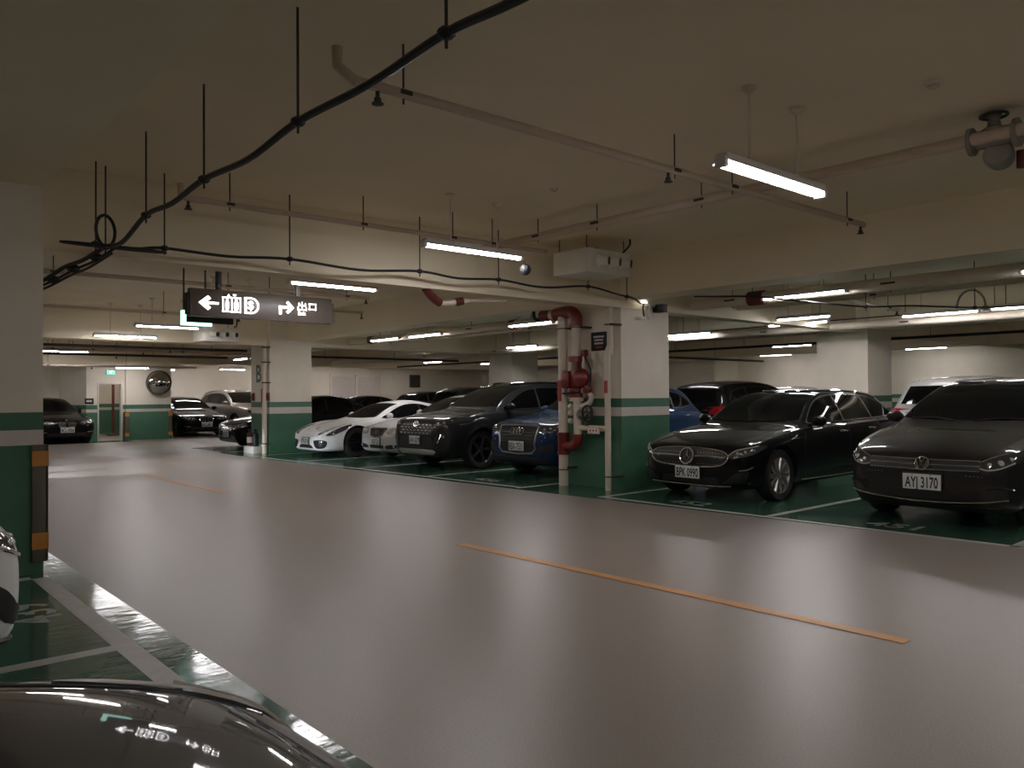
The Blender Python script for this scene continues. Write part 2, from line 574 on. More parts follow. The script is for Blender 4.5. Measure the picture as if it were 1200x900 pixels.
pipe('branch_pipe', [(2.12, 3.86, 3.30), (2.12, 3.86, 3.20), (2.20, 3.80, 3.115), (2.31, 3.79, 3.115), (7.75, 3.75, 3.115), (8.05, 3.75, 3.115)], .030, PIPE_P,
     'thin brownish sprinkler pipe crossing the ceiling over the aisle, nearest one',
     rods=((2.50, 3.79, 3.115), (4.96, 3.77, 3.115), (7.70, 3.75, 3.115), (5.72, 3.76, 3.115)), heads=((2.33, 3.79, 3.055), (4.88, 3.77, 3.055), (7.98, 3.75, 3.055)))
pipe('branch_pipe', [(2.34, 7.0, 3.24), (2.34, 7.0, 3.14), (2.38, 6.99, 3.115), (6.58, 6.90, 3.115)], .026, PIPE_P,
     'thin brownish sprinkler pipe running close in front of the cross beam',
     rods=((2.76, 6.98, 3.115), (4.1, 6.95, 3.115), (5.2, 6.93, 3.115), (5.75, 6.92, 3.115)), heads=((2.40, 6.99, 3.06),))
pipe('main_pipe', [(6.15, 7.6, 3.2), (6.33, -6.9, 3.2)], .045, PIPE_P, 'long sprinkler main running lengthwise under the aisle ceiling',
     rods=((6.16, 6.6, 3.2), (6.17, 5.7, 3.2), (6.19, 4.4, 3.2), (6.3, 0.5, 3.2)))
pipe('branch_pipe', [(1.7, 15.6, 3.0), (6.4, 15.6, 3.0)], .03, PIPE_P, 'thin pipe crossing the aisle behind the brown hanging sign',
     rods=((2.4, 15.6, 3.0), (4.9, 15.6, 3.0), (6.2, 15.6, 3.0)), heads=((6.35, 15.6, 2.95),))
pipe('branch_pipe', [(1.6, 11.2, 2.98), (6.7, 11.2, 2.98)], .03, PIPE_P, 'thin sprinkler pipe ending right of the brown hanging sign',
     rods=((2.2, 11.2, 2.98), (4.4, 11.2, 2.98), (6.3, 11.2, 2.98)), heads=((6.65, 11.2, 2.93),))
pipe('conduit_pipe', [(4.9, 12.5, 2.78), (6.4, 12.5, 2.78), (6.6, 12.5, 2.9), (7.35, 12.5, 2.9)], .028, PIPE_P, 'bent thin conduit to the right of the brown hanging sign',
     rods=((5.6, 12.5, 2.78),), heads=((7.33, 12.5, 2.82),))
pipe('main_pipe', [(10.62, -6.9, 2.83), (10.62, 28.0, 2.83)], .085, PIPE_C, 'long pale main pipe over the parked row, lit by tube lights',
     rods=((10.62, 1.0, 2.83), (10.62, 4.6, 2.83), (10.62, 7.0, 2.83), (10.62, 10.3, 2.83), (10.62, 13.5, 2.83), (10.62, 17.2, 2.83)),
     couplers=((( 10.62, 6.45, 2.83), (10.62, 6.70, 2.83), .11), ((10.62, 12.05, 2.83), (10.62, 12.2, 2.83), .1), ((10.62, 17.5, 2.83), (10.62, 17.7, 2.83), .1)))
pipe('cable_tray_pipe', [(11.9, -6.9, 2.86), (11.9, 28.0, 2.86)], .04, PIPE_C, 'thinner pale pipe running beside the long main pipe over the parked row',
     rods=((11.9, 2.5, 2.86), (11.9, 5.4, 2.86), (11.9, 9.8, 2.86), (11.9, 13.0, 2.86), (11.9, 17.0, 2.86)))
pipe('main_pipe', [(15.15, -6.9, 2.70), (15.15, 28.0, 2.70)], .07, PIPE_C, 'pale pipe below the tube lights over the second parked row',
     rods=tuple((15.15, y, 2.70) for y in (1.5, 3.9, 6.3, 9.2, 12.4, 15.2, 18.1, 21.7)))
pipe('drain_pipe', [(18.1, -6.9, 2.60), (18.1, 28.0, 2.60)], .032, BLACK, 'long black pipe deep over the back aisle',
     rods=tuple((18.1, y, 2.60) for y in (4.8, 7.0, 9.4, 11.6, 13.8)))
pipe('branch_pipe', [(12.6, 6.2, 2.92), (14.6, 6.2, 2.88)], .03, PIPE_C, 'short pale branch pipe above the black wagon, ending in a sprinkler',
     heads=((14.55, 6.2, 2.83),), rods=((14.2, 6.2, 2.89),))
for k, (y, z, t) in enumerate(((19.9, 2.58, 'at the pillar with the letter B'), (22.0, 2.62, 'second beyond the pillar with the letter B'),
                            (24.5, 2.62, 'third beyond the pillar with the letter B'), (27.2, 2.40, 'last before the door wall'))):
    pipe('branch_pipe', [(1.45, y, z), (8.3 if k == 0 else 9.6, y, z)], .035, PIPE_P if k % 2 else RODM, 'dark pipe across the far aisle, ' + t,
         rods=((2.6, y, z), (4.3, y, z), (5.2, y, z), (7.4, y, z)), heads=((3.4, y, z - .06), (6.4, y, z - .06)))
pipe('branch_pipe', [(9.6, 21.2, 2.55), (16.1, 21.2, 2.55)], .035, RODM, 'dark pipe deep behind the white coupe', rods=((11.2, 21.2, 2.55), (13.6, 21.2, 2.55)))
pipe('branch_pipe', [(16.4, 14.9, 2.50), (24.4, 14.9, 2.50)], .035, RODM, 'dark pipe deep behind the black wagon', rods=((18.9, 14.9, 2.50), (21.6, 14.9, 2.50)))


def cable(name, pts, r, label, hang=(), n=6, cat='cable', z=CZ):
    o = Vector(pts[0])
    root = tag(empty(name, o), label, cat)
    P = catmull([Vector(p) - o for p in pts], n)
    MB().tube(P, r, 8).build('cable_run', BLACK, root)
    for (x, y, zz) in hang:
        p = Vector((x, y, zz)) - o
        MB().cyl(p + Vector((0, 0, -.06)), (p.x, p.y, z - o.z), .007, n=6).build('hanger_rod', RODM, root)
        MB().sphere(p, .036, 10, (1.1, 1.1, .75)).build('cable_clamp', BLACK, root)
    return root


ca = cable('ceiling_cable', [(1.86, 1.2, 2.76), (1.85, 2.07, 2.79), (1.85, 2.5, 2.82), (1.86, 3.1, 2.80), (1.85, 3.78, 2.81), (1.85, 4.4, 2.76), (1.85, 5.1, 2.79),
                         (1.85, 5.7, 2.75), (1.85, 6.29, 2.77), (1.85, 6.9, 2.66), (1.86, 7.45, 2.70), (1.76, 7.80, 2.62), (1.68, 8.1, 2.59), (1.58, 8.4, 2.50), (1.50, 8.8, 2.46), (1.40, 9.6, 2.5)], .019,
           'thick black cable sagging from rod to rod along the aisle ceiling',
           ((1.85, 2.5, 2.82), (1.85, 3.78, 2.81), (1.85, 5.1, 2.79), (1.85, 6.29, 2.77), (1.86, 7.45, 2.70), (1.76, 7.35, 2.70)))
for dx, dz in ((.05, -.05), (.09, .01)):
    MB().tube(catmull([Vector(p) - Vector((1.86, 1.2, 2.76)) + Vector((dx, 0, dz)) for p in ((1.86, 7.45, 2.70), (1.76, 7.80, 2.61), (1.68, 8.1, 2.57), (1.58, 8.4, 2.50), (1.50, 8.8, 2.46))], 5), .012, 8).build('cable_strand', BLACK, ca)
for p in ((1.80, 7.66, 2.645), (1.70, 8.04, 2.585), (1.60, 8.35, 2.51)):
    MB().sphere(Vector(p) - Vector((1.86, 1.2, 2.76)) + Vector((.04, 0, -.01)), .05, 10, (1.2, .7, .8)).build('cable_clamp', BLACK, ca)
lo = [Vector((1.86, 7.45, 2.70)) + Vector((math.sin(a) * .075, -math.cos(a) * .10 * .3, .14 - math.cos(a) * .14)) - Vector((1.86, 1.2, 2.76)) for a in [2 * PI * k / 20 for k in range(20)]]
MB().tube(lo, .014, 8, closed=True).build('cable_loop', BLACK, ca)
lo = [Vector((1.93, 7.42, 2.70)) + Vector((math.cos(a) * .42, math.sin(a) * .16, .02 * math.sin(a))) - Vector((1.86, 1.2, 2.76)) for a in [2 * PI * k / 24 for k in range(24)]]
MB().tube(lo, .012, 8, closed=True).build('cable_loop', BLACK, ca)
cable('ceiling_cable', [(1.86, 7.40, 2.70), (2.10, 7.36, 2.70), (2.32, 7.36, 2.73), (2.9, 7.36, 2.72), (3.51, 7.36, 2.76), (4.3, 7.36, 2.73), (5.06, 7.36, 2.79), (5.6, 7.36, 2.76), (6.21, 7.36, 2.80),
                        (6.75, 7.36, 2.77), (7.1, 7.36, 2.78), (7.78, 7.36, 2.85), (8.4, 7.4, 2.80), (8.85, 7.5, 2.79), (9.15, 7.6, 2.74)], .014,
      'thin black cable strung in front of the cross beam towards the valve pillar',
      ((2.32, 7.36, 2.73), (3.51, 7.36, 2.76), (5.06, 7.36, 2.79), (6.21, 7.36, 2.80), (7.78, 7.36, 2.85), (8.66, 7.44, 2.79)))
cable('ceiling_cable', [(9.5, 6.9, 2.80), (9.9, 6.2, 2.76), (10.2, 5.6, 2.66), (11.2, 5.2, 2.62), (12.0, 4.9, 2.66), (13.0, 4.4, 2.66), (14.2, 3.6, 2.72), (15.0, 2.0, 2.74)], .012,
      'thin black cable hanging in curves above the black wagon', ((9.9, 6.2, 2.76), (11.2, 5.2, 2.62), (13.0, 4.4, 2.66)))
cable('ceiling_cable', [(15.0, 12.5, 2.80), (15.0, 10.0, 2.80), (15.0, 7.5, 2.82), (15.0, 5.0, 2.82), (15.0, 2.0, 2.84)], .011,
      'straight black cable clipped along the second row pipe', ((15.0, 11.2, 2.80), (15.0, 8.8, 2.81), (15.0, 4.6, 2.82)))
# arched flexible conduit above the lights of the second row
cb = tag(empty('arched_conduit', (14.45, 4.95, 2.80)), 'grey flexible conduit arching over a tube light beside the grey hatchback', 'conduit')
MB().tube([(0, .22 * math.cos(a), .30 * math.sin(a)) for a in [PI * k / 14 for k in range(15)]], .018, 8).build('arch', STEEL, cb)
MB().sphere((0, -.22, -.02), .05, 12).build('knuckle', STEEL, cb)

# grey globe at the end of the second aisle light
gl = tag(empty('sensor_globe', (5.72, 6.33, 2.745)), 'small grey globe at the end of the tube light before the cross beam', 'sensor')
MB().sphere((0, 0, 0), .062, 16).build('dome', mat('grey_globe', (0.045, 0.047, 0.052), .5), gl)
MB().cyl((0, 0, .05), (-.03, 0, .10), .012, n=8).build('neck', STEEL, gl)

# smoke detectors
for x, y, l in ((5.40, 2.05, 'round smoke detector on the ceiling right of the nearest tube light'), (5.31, 5.46, 'round smoke detector on the ceiling above the cross beam light')):
    sd = tag(empty('smoke_detector', (x, y, CZ)), l, 'smoke detector', 'ceiling smoke detectors')
    MB().lathe((0, 0, 0), (0, 0, -1), [(.06, 0), (.058, .018), (.045, .024)], 18).build('base', PIPE_C, sd)
    MB().lathe((0, 0, -.024), (0, 0, -1), [(.036, 0), (.034, .018), (.02, .026), (.0, .027)], 16).build('head', PIPE_P, sd)

# gate valve on the ceiling pipe
gv = tag(empty('ceiling_gate_valve', (6.27, 1.98, 3.2)), 'gate valve with black handwheel on the ceiling pipe in the upper right corner', 'valve')
MB().lathe((0, .16, 0), (0, -1, 0), [(.05, 0), (.10, 0), (.10, .03), (.065, .05), (.075, .16), (.065, .27), (.10, .29), (.10, .32), (.05, .32)], 20).build('valve_body', STEEL, gv)
MB().lathe((0, 0, .03), (0, 0, 1), [(.07, 0), (.075, .03), (.045, .05), (.035, .11), (.05, .115), (.05, .13)], 18).build('bonnet', STEEL, gv)
hw = MB().tube([(.085 * math.cos(a), .085 * math.sin(a), .155) for a in [2 * PI * k / 20 for k in range(20)]], .011, 8, closed=True)
for k in range(3):
    a = 2 * PI * k / 3
    hw.cyl((0, 0, .155), (.085 * math.cos(a), .085 * math.sin(a), .155), .008, n=6)
hw.build('handwheel', BLACK, gv)
MB().cyl((0, 0, .12), (0, 0, .19), .010, n=8).build('valve_stem', BLACK, gv)
MB().lathe((.02, -.02, -.12), (1, .15, -.1), [(.0, -.05), (.085, -.05), (.10, 0), (.09, .09), (.05, .12), (.0, .12)], 18).build('flap', STEEL, gv)
MB().cyl((.12, -.13, -.22), (.12, -.13, -.10), .03, n=12).build('drain_tap', RUST, gv)

# induction fan boxes with three nozzles
def fan_box(x, y, z, label):
    r = tag(empty('jet_fan_box', (x, y, z)), label, 'fan', 'ceiling fan boxes')
    MB().box(0, .82, 0, .60, 0, .30).build('casing', WHITE_BOX, r, bevel=.008)
    for k in range(3):
        cx = .20 + k * .21
        MB().lathe((cx, .01, .16), (.55, -1, -.12), [(.088, 0), (.088, .02), (.066, .05), (.060, .15)], 18).build('nozzle', WHITE_BOX, r)
        MB().lathe((cx + .072, -.121, .144), (.55, -1, -.12), [(.0, 0), (.052, 0), (.052, .006), (.0, .006)], 14).build('nozzle_bore', BLACK, r)
    for (a, b) in ((.06, .06), (.76, .06), (.06, .54), (.76, .54)):
        MB().cyl((a, b, .29), (a, b, CZ - z), .007, n=6).build('hanger_rod', RODM, r)
    MB().tube(catmull([(.70, .03, .30), (.68, -.04, .33), (.72, -.08, .40), (.72, -.08, CZ - z)], 4), .013, 6).build('power_cord', BLACK, r)
    return r


fan_box(7.17, 6.80, 2.93, 'white fan box with three nozzles hanging before the valve pillar')
fan_box(6.25, 17.3, 2.62, 'white fan box with three nozzles below the brown hanging sign')

# ------------------------------------------------------------------ hanging direction sign
sg = tag(empty('hanging_sign', (4.60, 10.40, 2.45)), 'long brown backlit sign with white arrows hanging over the aisle', 'sign')
MB().box(-1.01, 1.01, 0, .10, 0, .36).build('sign_box', SIGN_M, sg, bevel=.006)
MB().box(-1.045, -1.012, .01, .09, .02, .30).build('end_plate', BLACK, sg, bevel=.004)
MB().box(1.012, 1.045, .01, .09, .03, .30).build('end_plate', GUARD, sg, bevel=.004)
for x in (-.62, .50):
    MB().box(x - .035, x + .035, .02, .08, .36, CZ - 2.45).build('post', BLACK if x < 0 else STEEL, sg, bevel=.004)
def sgn(name, rects=(), polys=(), tubes=()):
    m = MB()
    for (a, b, c, e) in rects: m.box(a, b, -.004, .002, c, e)
    for p in polys: m.prism([(x, -.004, z) for x, z in p], (0, .006, 0))
    for p, r in tubes: m.tube([(x, -.002, z) for x, z in p], r, 6)
    return m.build(name, SIGN_L, sg)
sgn('left_arrow', rects=((-.83, -.64, .165, .195),), polys=([(-.90, .18), (-.78, .275), (-.74, .24), (-.815, .18), (-.74, .12), (-.78, .085)],))
lift = sgn('lift_pictogram', rects=((-.59, -.34, .26, .275), (-.59, -.34, .075, .09), (-.59, -.575, .075, .275), (-.355, -.34, .075, .275), (-.47, -.458, .075, .275),
       (-.55, -.50, .12, .21), (-.435, -.375, .12, .21), (-.545, -.51, .10, .115), (-.425, -.385, .10, .115)),
    polys=([(-.53, .28), (-.48, .28), (-.505, .315)], [(-.45, .315), (-.40, .315), (-.425, .28)]))
sgn('head_dots', rects=((-.54, -.51, .22, .245), (-.42, -.39, .22, .245)))
th = [PI / 2 - PI * k / 12 for k in range(13)]
sgn('pay_pictogram', rects=((-.29, -.262, .08, .28),), tubes=(([(-.20 + .10 * math.cos(a), .18 + .10 * math.sin(a)) for a in th], .012), ([(-.29, .28), (-.20, .28)], .012), ([(-.29, .08), (-.20, .08)], .012)))
lettering('$', .16, basis((1, 0, 0), (0, 0, 1), (0, -1, 0), (-.205, -.005, .18)), SIGN_L, sg, 'currency_mark')
sgn('turn_arrow', rects=((.20, .235, .09, .20), (.20, .36, .175, .21)), polys=([(.33, .28), (.42, .1925), (.33, .105), (.305, .13), (.365, .1925), (.305, .255)],))
sgn('exit_characters', rects=((.535, .55, .175, .285), (.49, .505, .235, .27), (.585, .60, .235, .27), (.49, .60, .225, .24), (.475, .49, .17, .215), (.60, .615, .17, .215), (.475, .615, .165, .18),
       (.65, .665, .18, .27), (.745, .76, .18, .27), (.65, .76, .255, .27), (.65, .76, .18, .195)))
lettering('Exit', .075, basis((1, 0, 0), (0, 0, 1), (0, -1, 0), (.535, -.005, .12)), SIGN_L, sg, 'exit_word')
# small lit box sign behind it
gb = tag(empty('lit_box_sign', (4.0, 11.0, 2.38)), 'green edged lit sign mostly hidden behind the brown hanging sign', 'sign')
MB().box(-.25, .40, 0, .08, .04, .34).build('box_body', BLACK, gb, bevel=.004)
MB().box(-.30, -.25, 0, .08, 0, .20).build('lit_edge', SIGN_G, gb)
MB().box(-.25, .10, 0, .08, 0, .04).build('lit_edge', SIGN_G, gb)
for x in (-.27, .02): MB().cyl((x, .04, .2 if x < -.2 else .34), (x, .04, CZ - 2.38), .012, n=8).build('hanger_rod', RODM, gb)

# ------------------------------------------------------------------ red couplings under the cross beam
rc = tag(empty('grooved_pipe', (5.50, 7.85, 2.56)), 'short pipe with dark red couplings under the cross beam', 'pipe')
MB().tube(catmull([(0, -.02, .10), (.10, 0, .02), (.22, .03, -.03), (.42, .0, -.01), (.60, -.02, .02)], 5), .032, 12).build('pipe_run', PIPE_C, rc)
MB().tube(catmull([(-.05, -.04, .12), (.02, -.02, .06), (.12, .0, 0), (.20, .02, -.03)], 5), .050, 14).build('elbow_coupling', RUST, rc)
MB().cyl((.42, 0, -.01), (.52, -.02, .01), .050, n=14).build('coupling', RUST, rc)
MB().cyl((.58, -.02, .02), (1.2, -.05, .06), .02, n=10).build('thin_pipe', PIPE_P, rc)

# ------------------------------------------------------------------ fire riser on pillar A (face X = 8.88)
rs = tag(empty('fire_riser', (8.68, 8.40, 0)), 'cream sprinkler riser with red alarm valve and gong on the valve pillar', 'valve assembly')
Q = lambda y, z, x=0.0: (x, y - 8.40, z)     # y, z in the room
MB().cyl(Q(8.76, 0), Q(8.76, 2.64), .075, n=20).build('riser_pipe', PIPE_C, rs)
MB().cyl(Q(8.47, 1.62), Q(8.47, 2.5), .072, n=20).build('riser_pipe', PIPE_C, rs)
MB().cyl(Q(8.45, .78), Q(8.45, 1.35), .065, n=20).build('riser_pipe', PIPE_C, rs)
MB().tube(catmull([Q(8.45, .80), Q(8.45, .72), Q(8.50, .64), Q(8.60, .62), Q(8.72, .62)], 5), [.078] * 21, 16).build('lower_elbow', RED, rs)
MB().cyl(Q(8.76, .50), Q(8.76, .80), .088, n=18).build('tee_coupling', RED, rs)
for z in (.50, .80): MB().cyl(Q(8.76, z - .02), Q(8.76, z + .02), .10, n=18).build('coupling_rim', RED, rs)
MB().tube(catmull([Q(8.47, 2.48), Q(8.47, 2.58), Q(8.55, 2.655), Q(8.68, 2.67), Q(8.80, 2.66), Q(8.92, 2.65)], 5), .098, 16).build('top_elbow', RED, rs)
MB().cyl(Q(8.47, 2.44), Q(8.47, 2.51), .105, n=18).build('coupling_rim', RED, rs)
MB().cyl(Q(8.92, 2.65), Q(9.02, 2.65), .075, n=16).build('pipe_stub', PIPE_C, rs)
MB().cyl(Q(9.02, 2.65), Q(9.22, 2.66), .085, n=16).build('cross_coupling', RED, rs)
MB().tube(catmull([Q(9.20, 2.62), Q(9.32, 2.60), Q(9.40, 2.64), Q(9.42, 2.74)], 5), .028, 8).build('drain_bend', BLACK, rs)
MB().cyl(Q(8.47, 1.90), Q(8.47, 1.98), .125, n=20).build('flange', RED, rs)
MB().lathe(Q(8.47, 1.44), (0, 0, 1), [(.10, 0), (.12, .01), (.12, .05), (.085, .07), (.095, .22), (.105, .28), (.08, .34), (.072, .48)], 20).build('alarm_valve', RED, rs)
MB().cyl(Q(8.47, 1.36), Q(8.47, 1.44), .13, n=20).build('flange', RED, rs)
MB().cyl(Q(8.47, 1.30), Q(8.47, 1.36), .115, n=20).build('flange', PIPE_C, rs)
MB().box(-.13, -.02, .12, .27, 1.50, 1.76).build('valve_cover', RED, rs, bevel=.02)
MB().lathe(Q(8.33, 1.65, -.02), (-1, -.2, 0), [(.02, -.05), (.13, -.02), (.145, .02), (.13, .06), (.07, .095), (0, .105)], 24).build('gong', RED, rs)
MB().lathe(Q(8.22, 1.48, .02), (-1, -.2, 0), [(.05, 0), (.07, .03), (.06, .08), (0, .10)], 18).build('small_dome', RED, rs)
MB().lathe(Q(8.68, 1.72, -.03), (-1, -.3, 0), [(.055, 0), (.055, .03), (.048, .034)], 20).build('gauge_case', STEEL, rs)
MB().lathe(Q(8.68, 1.72, -.066), (-1, -.3, 0), [(.0, 0), (.046, 0), (.046, .002), (0, .002)], 20).build('gauge_dial', PLATE, rs)
MB().cyl(Q(8.68, 1.66, -.02), Q(8.66, 1.46, -.02), .012, n=8).build('gauge_pipe', STEEL, rs)
MB().box(-.06, .02, -.16, -.08, 1.97, 2.07).build('pressure_switch', RED, rs, bevel=.008)
MB().cyl(Q(8.30, 1.98, -.02), Q(8.30, 1.80, -.02), .022, n=10).build('switch_pipe', PIPE_C, rs)
MB().tube(catmull([Q(8.27, 1.98, -.03), Q(8.20, 1.88, -.04), Q(8.15, 1.76, -.03), Q(8.16, 1.52, -.03)], 5), .014, 8).build('hose', BLACK, rs)
MB().tube(catmull([Q(8.86, 1.44, -.04), Q(8.70, 1.42, -.05), Q(8.50, 1.42, -.14), Q(8.30, 1.44, -.05)], 5), .016, 8).build('trim_pipe', BLACK, rs)
for (y, z) in ((8.30, 1.46), (8.26, 1.40), (8.66, 1.44), (8.62, 1.52)):
    MB().cyl(Q(y, z - .04, -.05), Q(y, z + .04, -.05), .022, n=8).build('trim_valve', STEEL, rs)
MB().tube(catmull([Q(8.20, 1.42), Q(8.16, 1.36), Q(8.20, 1.28), Q(8.30, 1.24), Q(8.42, 1.22)], 5), .04, 12).build('bypass_pipe', PIPE_C, rs)
for z in (1.22, 1.12, 1.00):
    MB().cyl(Q(8.62, z, -.01), Q(8.56, z, -.01), .04, n=12).build('pipe_plug', PIPE_C, rs)
MB().lathe(Q(8.40, 1.10, -.02), (0, -1, 0), [(.05, 0), (.075, .01), (.075, .04), (.05, .05), (.055, .14), (.03, .2)], 16).build('gate_valve', STEEL, rs)
hw = MB().tube([Q(8.17, 1.12, -.09)[:1] + (Q(8.17, 1.12)[1] + .10 * math.cos(a), 1.12 + .115 * math.sin(a)) for a in [2 * PI * k / 24 for k in range(24)]], .016, 8, closed=True)
for k in range(5):
    a = 2 * PI * k / 5 + .3
    hw.cyl(Q(8.17, 1.12, -.09), (-.09, Q(8.17, 0)[1] + .10 * math.cos(a), 1.12 + .115 * math.sin(a)), .010, n=6)
hw.build('handwheel', BLACK, rs)
MB().cyl(Q(8.17, 1.12, -.10), Q(8.17, 1.12, .03), .014, n=8).build('wheel_stem', STEEL, rs)
MB().cyl(Q(8.43, .90), Q(7.84, .90), .042, n=14).build('cross_pipe', PIPE_C, rs)
MB().cyl(Q(8.24, .93), Q(8.24, 1.02), .03, n=10).build('trim_valve', RODM, rs)
MB().box(-.075, -.065, Q(8.18, 0)[1], Q(7.94, 0)[1] , .82, .92).build('tag_plate', PIPE_P, rs)
MB().box(-.08, -.075, Q(8.16, 0)[1], Q(7.96, 0)[1] , .84, .90).build('tag_face', WHITE_BOX, rs)
for k in range(3): MB().box(-.083, -.08, Q(8.13 - k * .06, 0)[1], Q(8.10 - k * .06, 0)[1], .855, .885).build('tag_mark', TXTR, rs)
MB().cyl(Q(7.84, 0), Q(7.84, 1.98), .045, n=16).build('slim_pipe', PIPE_C, rs)
MB().cyl(Q(7.83, 1.98, .05), Q(7.83, 3.0, .05), .045, n=16).build('slim_pipe', PIPE_C, rs)
MB().tube(catmull([Q(7.84, 1.90), Q(7.84, 2.0, .01), Q(7.83, 2.1, .05)], 5), .052, 12).build('pipe_offset', PIPE_C, rs)
MB().box(-.055, -.045, Q(7.86, 0)[1], Q(7.80, 0)[1], 1.42, 1.60).build('pipe_label', TXTR, rs)
MB().box(-.085, -.075, Q(8.80, 0)[1], Q(8.72, 0)[1], 1.30, 1.62).build('pipe_label', TXTR, rs)
for (y, z) in ((8.66, 2.42), (8.36, 2.42), (7.76, 2.42), (8.68, .28), (7.74, .20)):
    MB().box(.0, .20, Q(y, 0)[1] - .03, Q(y, 0)[1] + .03, z - .015, z + .015).build('wall_bracket', RODM, rs)
for (y, z, r) in ((8.76, 2.42, .08), (8.47, 2.42, .077), (7.83, 2.42, .05), (8.76, .25, .08), (7.84, .20, .05)):
    MB().cyl(Q(y, z - .008), Q(y, z + .008), r, n=16).build('pipe_clamp', RODM, rs)

ps = tag(empty('pillar_notice', (8.872, 8.17, 2.20)), 'small black notice with white lines on the valve pillar', 'sign')
MB().box(-.012, .004, -.16, .16, -.14, .14).build('panel', BLACK, ps, bevel=.003)
for k, (w, z) in enumerate(((.11, .07), (.09, .02), (.09, -.03))):
    for j in range(6):
        yy = w - j * (2 * w / 6)
        MB().box(-.0145, -.012, yy - 2 * w / 6 * .75, yy, z - .014, z + .014).build('character', TXTW, ps)
MB().box(-.0145, -.012, -.07, .07, -.105, -.07).build('red_strip', TXTR, ps)

# camera with lamp on the pillar's upper edge
cc = tag(empty('security_camera', (9.40, 7.70, 2.66)), 'security camera and small lamp at the top edge of the valve pillar', 'camera')
MB().box(.18, .32, -.16, .02, -.02, .10).build('camera_body', BLACK, cc, bevel=.01)
MB().box(-.02, .20, -.03, .05, .06, .12).build('arm', WHITE_BOX, cc, bevel=.008)
MB().box(-.20, -.06, -.06, .05, -.14, -.10).build('junction_box', WHITE_BOX, cc, bevel=.008)
MB().tube(catmull([(-.10, -.04, .10), (-.13, -.05, .02), (-.10, -.04, -.10)], 5), .012, 8).build('lead', BLACK, cc)
MB().box(-.17, -.06, -.08, -.04, .10, .125).build('small_lamp', mat('camera_lamp', (1, 1, 1), .4, emit=3.0), cc, bevel=.004)
MB().box(.05, .10, -.02, .05, -.12, .08).build('bracket', WHITE_BOX, cc, bevel=.005)

# ------------------------------------------------------------------ corner guard on the near pillar
def guard(x, y, z0, z1, label, sx=1, w=.085, stripes=()):
    g = tag(empty('corner_guard', (x, y, 0)), label, 'corner guard', 'pillar corner guards')
    m = MB().box(-w if sx > 0 else 0, .03 if sx > 0 else w, -.03, -.004, z0, z1)
    m.build('guard_strip', GUARD, g, bevel=.008)
    MB().box(.004 if sx > 0 else -.03, .03 if sx > 0 else -.004, -.03, w, z0, z1).build('guard_strip', GUARD, g, bevel=.008)
    for a, b in stripes:
        MB().box(-w if sx > 0 else -.032, .032 if sx > 0 else w, -.033, -.03, a, b).build('orange_stripe', ORANGE, g)
    return g


guard(1.363, 7.287, .10, 1.03, 'dark corner guard with two orange stripes on the near pillar', stripes=((.86, .98), (.20, .33)))
guard(7.655, 28.195, .10, .93, 'yellow tipped corner guard left of the round mirror pillar', -1, .10, ((.12, .24), (.78, .91)))
guard(9.105, 28.195, .10, .93, 'yellow tipped corner guard right of the round mirror pillar', 1, .10, ((.12, .24), (.78, .91)))

# ------------------------------------------------------------------ far end: mirror, signs
mr = tag(empty('traffic_mirror', (8.66, 28.10, 1.90)), 'round convex traffic mirror on the far wall pillar', 'mirror')
MB().lathe((0, -.02, 0), (0, -1, 0), [(.38, 0), (.37, .03), (.30, .085), (.20, .12), (.10, .14), (0, .146)], 32).build('mirror_face', MIRROR, mr)
MB().lathe((0, 0, 0), (0, -1, 0), [(.36, -.02), (.415, 0), (.42, .03), (.385, .045)], 32).build('rim', GUARD, mr)
MB().cyl((0, .0, 0), (0, .12, 0), .03, n=10).build('arm', STEEL, mr)
ex = tag(empty('exit_sign', (7.20, 28.27, 2.16)), 'small green lit exit sign above the doorway', 'sign')
MB().box(-.13, .13, -.06, .02, 0, .15).build('case', WHITE_BOX, ex, bevel=.004)
MB().box(-.12, .12, -.068, -.06, .01, .14).build('green_face', EXIT_G, ex)
MB().prism([(-.05, -.07, .11), (.06, -.07, .13), (0, -.07, .04)], (0, .003, 0)).build('running_figure', SIGN_L, ex)
ws = tag(empty('wall_plate', (6.58, 28.28, 1.30)), 'small black plate with grey lettering left of the doorway', 'sign')
MB().box(-.13, .13, -.01, .015, -.09, .09).build('panel', BLACK, ws, bevel=.003)
for k in range(4): MB().box(-.08 + k * .04, -.05 + k * .04, -.013, -.01, -.03, .03).build('character', TXTW, ws)
rp = tag(empty('red_riser_pipe', (8.25, 32.0, 0)), 'thin red pipe standing in the room behind the doorway', 'pipe')
MB().cyl((0, 0, 0), (0, 0, CZ), .05, n=12).build('pipe_run', RUST, rp)
MB().cyl((0, 0, 1.9), (0, 0, 2.0), .07, n=12).build('coupling', RUST, rp)
MB().box(-.2, .2, -.1, .1, 0, .1).build('pipe_foot', GUARD, rp, bevel=.01)

